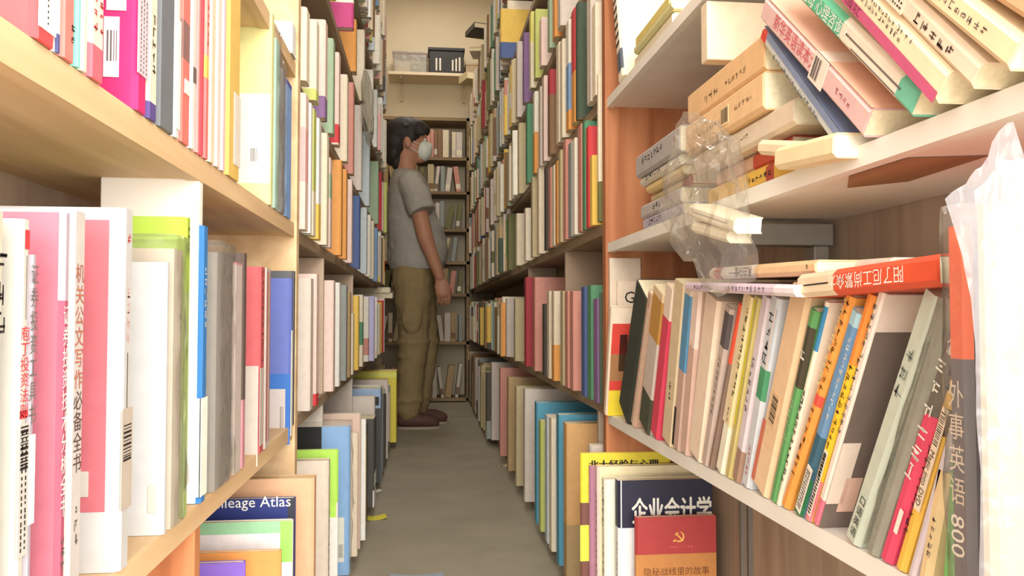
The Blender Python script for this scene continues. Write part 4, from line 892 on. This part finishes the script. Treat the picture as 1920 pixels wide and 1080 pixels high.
def blob(mb, name, parent, mat, voxel=.006, smooth=6, folds=0, seed=0):
    """one continuous surface grown over overlapping volumes"""
    tmp = mb.build('tmp_volume'); rm = tmp.modifiers.new('r', 'REMESH'); rm.mode = 'VOXEL'; rm.voxel_size = voxel
    s_ = tmp.modifiers.new('s', 'SMOOTH'); s_.iterations = smooth; s_.factor = .5
    dg = bpy.context.evaluated_depsgraph_get(); me = bpy.data.meshes.new_from_object(tmp.evaluated_get(dg)); bpy.data.objects.remove(tmp)
    me.materials.clear(); me.materials.append(mat); me.name = name
    if folds:
        for v in me.vertices:
            c = v.co; k = noise.noise(Vector((c.x*9+seed, c.y*9, c.z*14)))+.5*noise.noise(Vector((c.x*22, c.y*22+seed, c.z*30)))
            v.co = c+v.normal*k*folds
    me.polygons.foreach_set('use_smooth', [True]*len(me.polygons)); me.polygons.foreach_set('material_index', [0]*len(me.polygons)); me.update()
    o = bpy.data.objects.new(name, me); COL.objects.link(o); o.parent = parent; return o
pr = empty('person', (-.03, 4.5, 0)); tag(pr, 'person with dark hair, pale face mask, grey t-shirt and khaki trousers standing in the aisle', 'person')
bd = MB()
ell(bd, (-.085, 0, 1.612), .096, .076, .100); ell(bd, (-.030, 0, 1.560), .070, .060, .085); ell(bd, (.002, 0, 1.497), .036, .036, .028)
ell(bd, (.043, 0, 1.566), .022, .013, .026, .25)                      # nose
ell(bd, (.022, -.03, 1.618), .024, .022, .012); ell(bd, (.022, .03, 1.618), .024, .022, .012)   # brow
for s_ in (-1, 1): ell(bd, (-.062, s_*.080, 1.572), .020, .011, .034, -.15)          # ears
capsule(bd, (-.072, 0, 1.52), .055, (-.068, 0, 1.38), .060)
loft(bd, [(.86, -.02, 0, .105, .14), (1.0, -.02, 0, .11, .14), (1.2, -.045, 0, .11, .155), (1.32, -.055, 0, .08, .13), (1.37, -.06, 0, .05, .08)])
for s_, hx in ((-1, 0), (1, -.03)):
    el = Vector((.036+hx*2, s_*.222, 1.03)); wr = Vector((.112+hx*3, s_*.205, .825))
    capsule(bd, (-.02, s_*.172, 1.27), .050, el, .043); capsule(bd, el, .043, wr, .028)
    # palm, four fingers of different lengths, thumb from the side of the palm
    kn = wr+Vector((.018, 0, -.092))
    capsule(bd, wr+Vector((0, 0, -.005)), .026, wr+Vector((.012, 0, -.05)), .034, sq=(1.05, .55, 1))
    capsule(bd, wr+Vector((.012, 0, -.05)), .036, kn+Vector((0, 0, .012)), .036, sq=(1.1, .5, 1))
    for i, (dx, L) in enumerate(((-.030, .058), (-.010, .070), (.011, .075), (.031, .066))):
        a = kn+Vector((dx, 0, .004)); b_ = a+Vector((.006, -s_*.010, -L*.5)); c = b_+Vector((-.002, -s_*.022, -L*.42))
        capsule(bd, a, .0090, b_, .0085, 10); capsule(bd, b_, .0085, c, .0072, 10)
    a = wr+Vector((.034, 0, -.035)); b_ = a+Vector((.022, -s_*.008, -.034)); c = b_+Vector((.006, -s_*.012, -.028))
    capsule(bd, a, .013, b_, .0105, 10); capsule(bd, b_, .0105, c, .0085, 10)
LEG = {-1: ((-.035, -.085, .86), (-.025, -.09, .45), (-.05, -.095, .08)), 1: ((-.015, .085, .86), (.03, .09, .45), (.0, .095, .08))}
for s_ in (-1, 1):
    h_, k_, a_ = LEG[s_]; capsule(bd, h_, .085, k_, .052); capsule(bd, k_, .052, a_, .036)
    capsule(bd, (a_[0]-.02, a_[1], .045), .03, (a_[0]+.12, a_[1], .035), .024)
body = blob(bd, 'body', pr, SKIN, .0048, 3)
hb = MB()
ell(hb, (-.090, 0, 1.636), .114, .092, .094); ell(hb, (-.128, 0, 1.585), .076, .084, .090); ell(hb, (-.138, 0, 1.525), .052, .070, .075, .25); ell(hb, (-.118, 0, 1.475), .030, .050, .050, .3)
ell(hb, (-.01, 0, 1.676), .068, .076, .040, .35); ell(hb, (.030, 0, 1.655), .030, .064, .030, .6); ell(hb, (-.04, 0, 1.660), .080, .088, .052)
for s_ in (-1, 1):
    ell(hb, (-.050, s_*.074, 1.622), .034, .014, .050); ell(hb, (.0, s_*.062, 1.645), .045, .018, .030, .5)
rh = random.Random(4)
for k in range(26):
    an = rh.uniform(0, 6.28); el_ = rh.uniform(.2, 1.4); p = Vector((-.085+.108*math.cos(an)*math.cos(el_), .088*math.sin(an)*math.cos(el_), 1.625+.09*math.sin(el_))); q_ = p+Vector((.02*math.cos(an)+rh.uniform(-.02, .02), .02*math.sin(an), rh.uniform(-.02, .012)))
    capsule(hb, p, .012, q_, .005, 8)
hair = blob(hb, 'hair', pr, M('2c2622', .6, 1, .25, 160, .6), .006, 3, .004, 2); hair['label'] = 'dark tousled hair'
# eyes
for s_ in (-1, 1):
    q = MB(); ell(q, (.0335, s_*.031, 1.598), .011, .013, .0085); o = q.build('eye', pr, True); o.data.materials.clear(); o.data.materials.append(M('e8e0d4', .3)); 
    q2 = MB(); ell(q2, (.0425, s_*.031, 1.598), .0035, .006, .006); p_ = q2.build('iris', o, True); p_.data.materials.clear(); p_.data.materials.append(M('2a1e18', .3))
mk = MB(); ell(mk, (.022, 0, 1.540), .052, .062, .060); ell(mk, (.046, 0, 1.562), .030, .030, .030)
mask = blob(mk, 'face_mask', pr, M('dfe8dc', .7, 1, .04, 40), .005, 4); mask['label'] = 'pale mint white face mask'
q = MB()
for s_ in (-1, 1):
    capsule(q, (.0, s_*.062, 1.565), .0018, (-.055, s_*.083, 1.588), .0018, 8); capsule(q, (-.0, s_*.060, 1.515), .0018, (-.06, s_*.082, 1.548), .0018, 8)
o = q.build('mask_loops', mask, True); o.data.materials.clear(); o.data.materials.append(M('e8e8e0', .6))
sb = MB()
loft(sb, [(.868, -.012, 0, .150, .172), (.92, -.006, 0, .166, .178), (.98, -.004, 0, .170, .176), (1.10, -.022, 0, .158, .176), (1.20, -.046, 0, .139, .184), (1.30, -.057, 0, .124, .192), (1.365, -.060, 0, .104, .172), (1.405, -.066, 0, .086, .120), (1.43, -.072, 0, .072, .078)])
for s_ in (-1, 1): capsule(sb, (-.045, s_*.150, 1.325), .074, (-.02, s_*.185, 1.27), .074); tube(sb, (-.02, s_*.182, 1.275), .073, (.018, s_*.212, 1.165), .076)
shirt = blob(sb, 't_shirt', pr, M('a8a298', .85, 1, .05, 40), .007, 6, .007, 4); shirt['label'] = 'loose grey short sleeved t-shirt'
pb = MB()
loft(pb, [(.80, -.03, 0, .118, .165), (.86, -.028, 0, .126, .168), (.93, -.022, 0, .122, .158)])
for s_ in (-1, 1):
    h_, k_, a_ = LEG[s_]; capsule(pb, (h_[0], h_[1], .82), .108, k_, .082); capsule(pb, k_, .082, (a_[0], a_[1], .13), .070); capsule(pb, (a_[0], a_[1], .14), .071, (a_[0]-.004, a_[1], .105), .066)
    ell(pb, (k_[0]-.004, k_[1], k_[2]+.02), .094, .090, .040); ell(pb, (k_[0]-.01, k_[1], k_[2]-.06), .084, .082, .030); ell(pb, (a_[0], a_[1], .155), .080, .078, .035)
    ell(pb, (h_[0]+.0, s_*.175, .60), .055, .022, .085)                # cargo pocket
trous = blob(pb, 'trousers', pr, M('94805a', .85, 1, .06, 40), .007, 5, .009, 9); trous['label'] = 'baggy khaki cargo trousers'
for s_ in (-1, 1):
    a_ = LEG[s_][2]; q = MB()
    capsule(q, (a_[0]-.035, a_[1], .052), .040, (a_[0]+.09, a_[1], .045), .038, sq=(1, 1.05, 1)); capsule(q, (a_[0]+.09, a_[1], .045), .040, (a_[0]+.135, a_[1], .036), .032, sq=(1, 1.1, 1)); capsule(q, (a_[0]-.03, a_[1], .06), .042, (a_[0]-.01, a_[1], .10), .044)
    sh = blob(q, 'shoe', pr, M('5e4238', .6, 1, .1, 60), .006, 3)
    me = sh.data
    for v in me.vertices: v.co.z = max(v.co.z, .012)
    q = MB(); n = 20; vs_ = [];
    for zz_ in (.0005, .014):
        for i in range(n): an = 2*math.pi*i/n; c_ = math.cos(an); vs_.append((a_[0]+.05+.122*c_, a_[1]+.043*math.sin(an)*(1+.12*c_), zz_))
    q.add(vs_, [tuple(range(n))[::-1], tuple(range(n, 2*n))]+[(i, (i+1) % n, n+(i+1) % n, n+i) for i in range(n)], M('a89a88', .7)); q.build('sole', sh)
# ------------------------------------------------------------------ plastic bags
def film_blob(name, c, rad, amp, seed, mat, nu=48, nv=30, rot=(0, 0, 0), parent=None, freq=22):
    mb = MB(); vs_ = []; fs = []; Rm = Matrix.Rotation(rot[0], 3, 'X') @ Matrix.Rotation(rot[1], 3, 'Y')
    for k in range(nv+1):
        t = math.pi*k/nv
        for i in range(nu):
            an = 2*math.pi*i/nu; d = Vector((math.sin(t)*math.cos(an), math.sin(t)*math.sin(an), -math.cos(t)))
            p = Vector((math.copysign(abs(d.x)**.8, d.x)*rad[0], math.copysign(abs(d.y)**.75, d.y)*rad[1], math.copysign(abs(d.z)**.75, d.z)*rad[2]))
            n = noise.noise(p*freq+Vector((seed, 0, 0)))+.7*abs(noise.noise(p*freq*2.3+Vector((0, seed, 0))))-.3+.4*(abs(noise.noise(p*freq*5)))
            vs_.append(Rm @ (p+d*n*amp))
    for k in range(nv):
        for i in range(nu): j = (i+1) % nu; fs.append((k*nu+i, k*nu+j, (k+1)*nu+j, (k+1)*nu+i))
    mb.add(vs_, fs, mat); o = mb.build(name, parent, True); o.location = c; return o
o = film_blob('plastic_bag', (.314, .872, .754), (.024, .125, .078), .030, 3, PLASTIC, nu=34, nv=22, rot=(.45, 0, 0), freq=16); o.data.polygons.foreach_set('use_smooth', [False]*len(o.data.polygons)); tag(o, 'crumpled clear plastic bag hanging over the edge of the middle right shelf', 'bag')
p_ = at_x(690, 205, -.198); o = film_blob('plastic_bag', p_, (.012, .20, .12), .012, 9, PLASTIC, nu=30, nv=20, freq=12); tag(o, 'clear plastic film hanging over the books high on the far left shelves', 'bag')
G10 = 'small white books inside the hanging clear bag'
b = lie((1291, 408), (1374, 438), .306, .0165, .03, nr('f8e6cc'), 'upper white book end inside the hanging clear bag', G10, pages=PAGEW); b.rule(b.h*.12, b.h*.88, .47, .53, M('a89884', .6)).done()
b = lie((1296, 436), (1362, 456), .309, .013, .027, nr('f6e4c8'), 'lower white book end inside the hanging clear bag', G10, pages=PAGEW); b.done()
# near right: book, cream folder and milky bag
gb = at_x(1815, 700, .305).y; gt = at_x(1775, 700, .305).y-gb
b = Book((.305, gb, RZ[0]+.0006), 1, gt, at_x(1800, 424, .305).z-RZ[0], .15, M('6c666a', .5), 'grey book with an orange head reading 800, in the plastic bag at the right edge', 'things in the bag at the right edge', bands=[(.158, .26, P('ee7048', 1.0))])
b.title('外事英语', .146, .0165, M('e0d0bc', .5), step=1.12, wide=.85, yc=.56); b.line('800', .069, .0165, M('f0e6d8', .5), yc=.56); b.title('句', .029, .0155, M('e0d0bc', .5), wide=.85, yc=.56)
b.wrap_plastic(.003, .001, 17).done()
fx = at_y(1858, 700, .376).x
b = Book((fx, .376, RZ[0]+.0006), 1, .011, at_y(1880, 384, .376).z-RZ[0], .17, P('fff0b4', 1.9), 'pale cream yellow folder in the milky bag at the right edge', 'things in the bag at the right edge', pages=PAGEW); b.done()
def sheet(mb, px_top, px_left, Y, z0, amp, seed, mat, n=30, m_=34):
    """hanging film across the shelf at depth Y, its top and left outlines given as points"""
    tp = [at_y(a, c, Y) for a, c in px_top]; lf = [at_y(a, c, Y) for a, c in px_left]
    def interp(P, key, val, u):
        for p, q in zip(P, P[1:]):
            if min(key(p), key(q)) <= u <= max(key(p), key(q)): return val(p)+(val(q)-val(p))*(u-key(p))/(key(q)-key(p))
        return val(P[-1])
    vs_ = []; fs = []; xb = tp[-1].x; xa = tp[0].x
    for i in range(n+1):
        f = i/n; x = xa+(xb-xa)*f; zt = interp(tp, lambda p: p.x, lambda p: p.z, x)
        for k in range(m_+1):
            z_ = z0+(zt-z0)*k/m_; xl = interp(lf, lambda p: p.z, lambda p: p.x, min(z_, lf[0].z)); xs = x+max(0, xl-xa)*(1-f)
            nn = noise.noise(Vector((x*50+seed, z_*8, 0)))+.7*abs(noise.noise(Vector((x*110, z_*22, seed))))+.3*abs(noise.noise(Vector((x*260, z_*60, seed))))
            vs_.append((xs, Y+(nn-.5)*amp, z_+.003*noise.noise(Vector((x*150, seed, 0)))*(k/m_)))
    for i in range(n):
        for k in range(m_): a = i*(m_+1)+k; fs.append((a, a+m_+1, a+m_+2, a+1))
    mb.add(vs_, fs, mat)
q = MB()
sheet(q, [(1761, 372), (1802, 348), (1841, 311), (1872, 248), (1891, 226), (1902, 243), (1925, 300), (1990, 330), (2100, 330)], [(1761, 372), (1794, 470), (1810, 560), (1822, 700), (1834, 1100)], .366, RZ[0]+.004, .006, 2, MILKY)
sheet(q, [(1816, 360), (1845, 330), (1880, 300), (1925, 300), (1990, 330), (2100, 340)], [(1816, 360), (1838, 560), (1850, 800), (1850, 1100)], .400, RZ[0]+.004, .005, 8, MILKY)
tag(q.build('plastic_bag', None, True), 'tall milky plastic bag standing upright at the right edge of the picture', 'bag')
# two cream books lying at the far end of the left row
bpy.data.objects.remove(_fo)
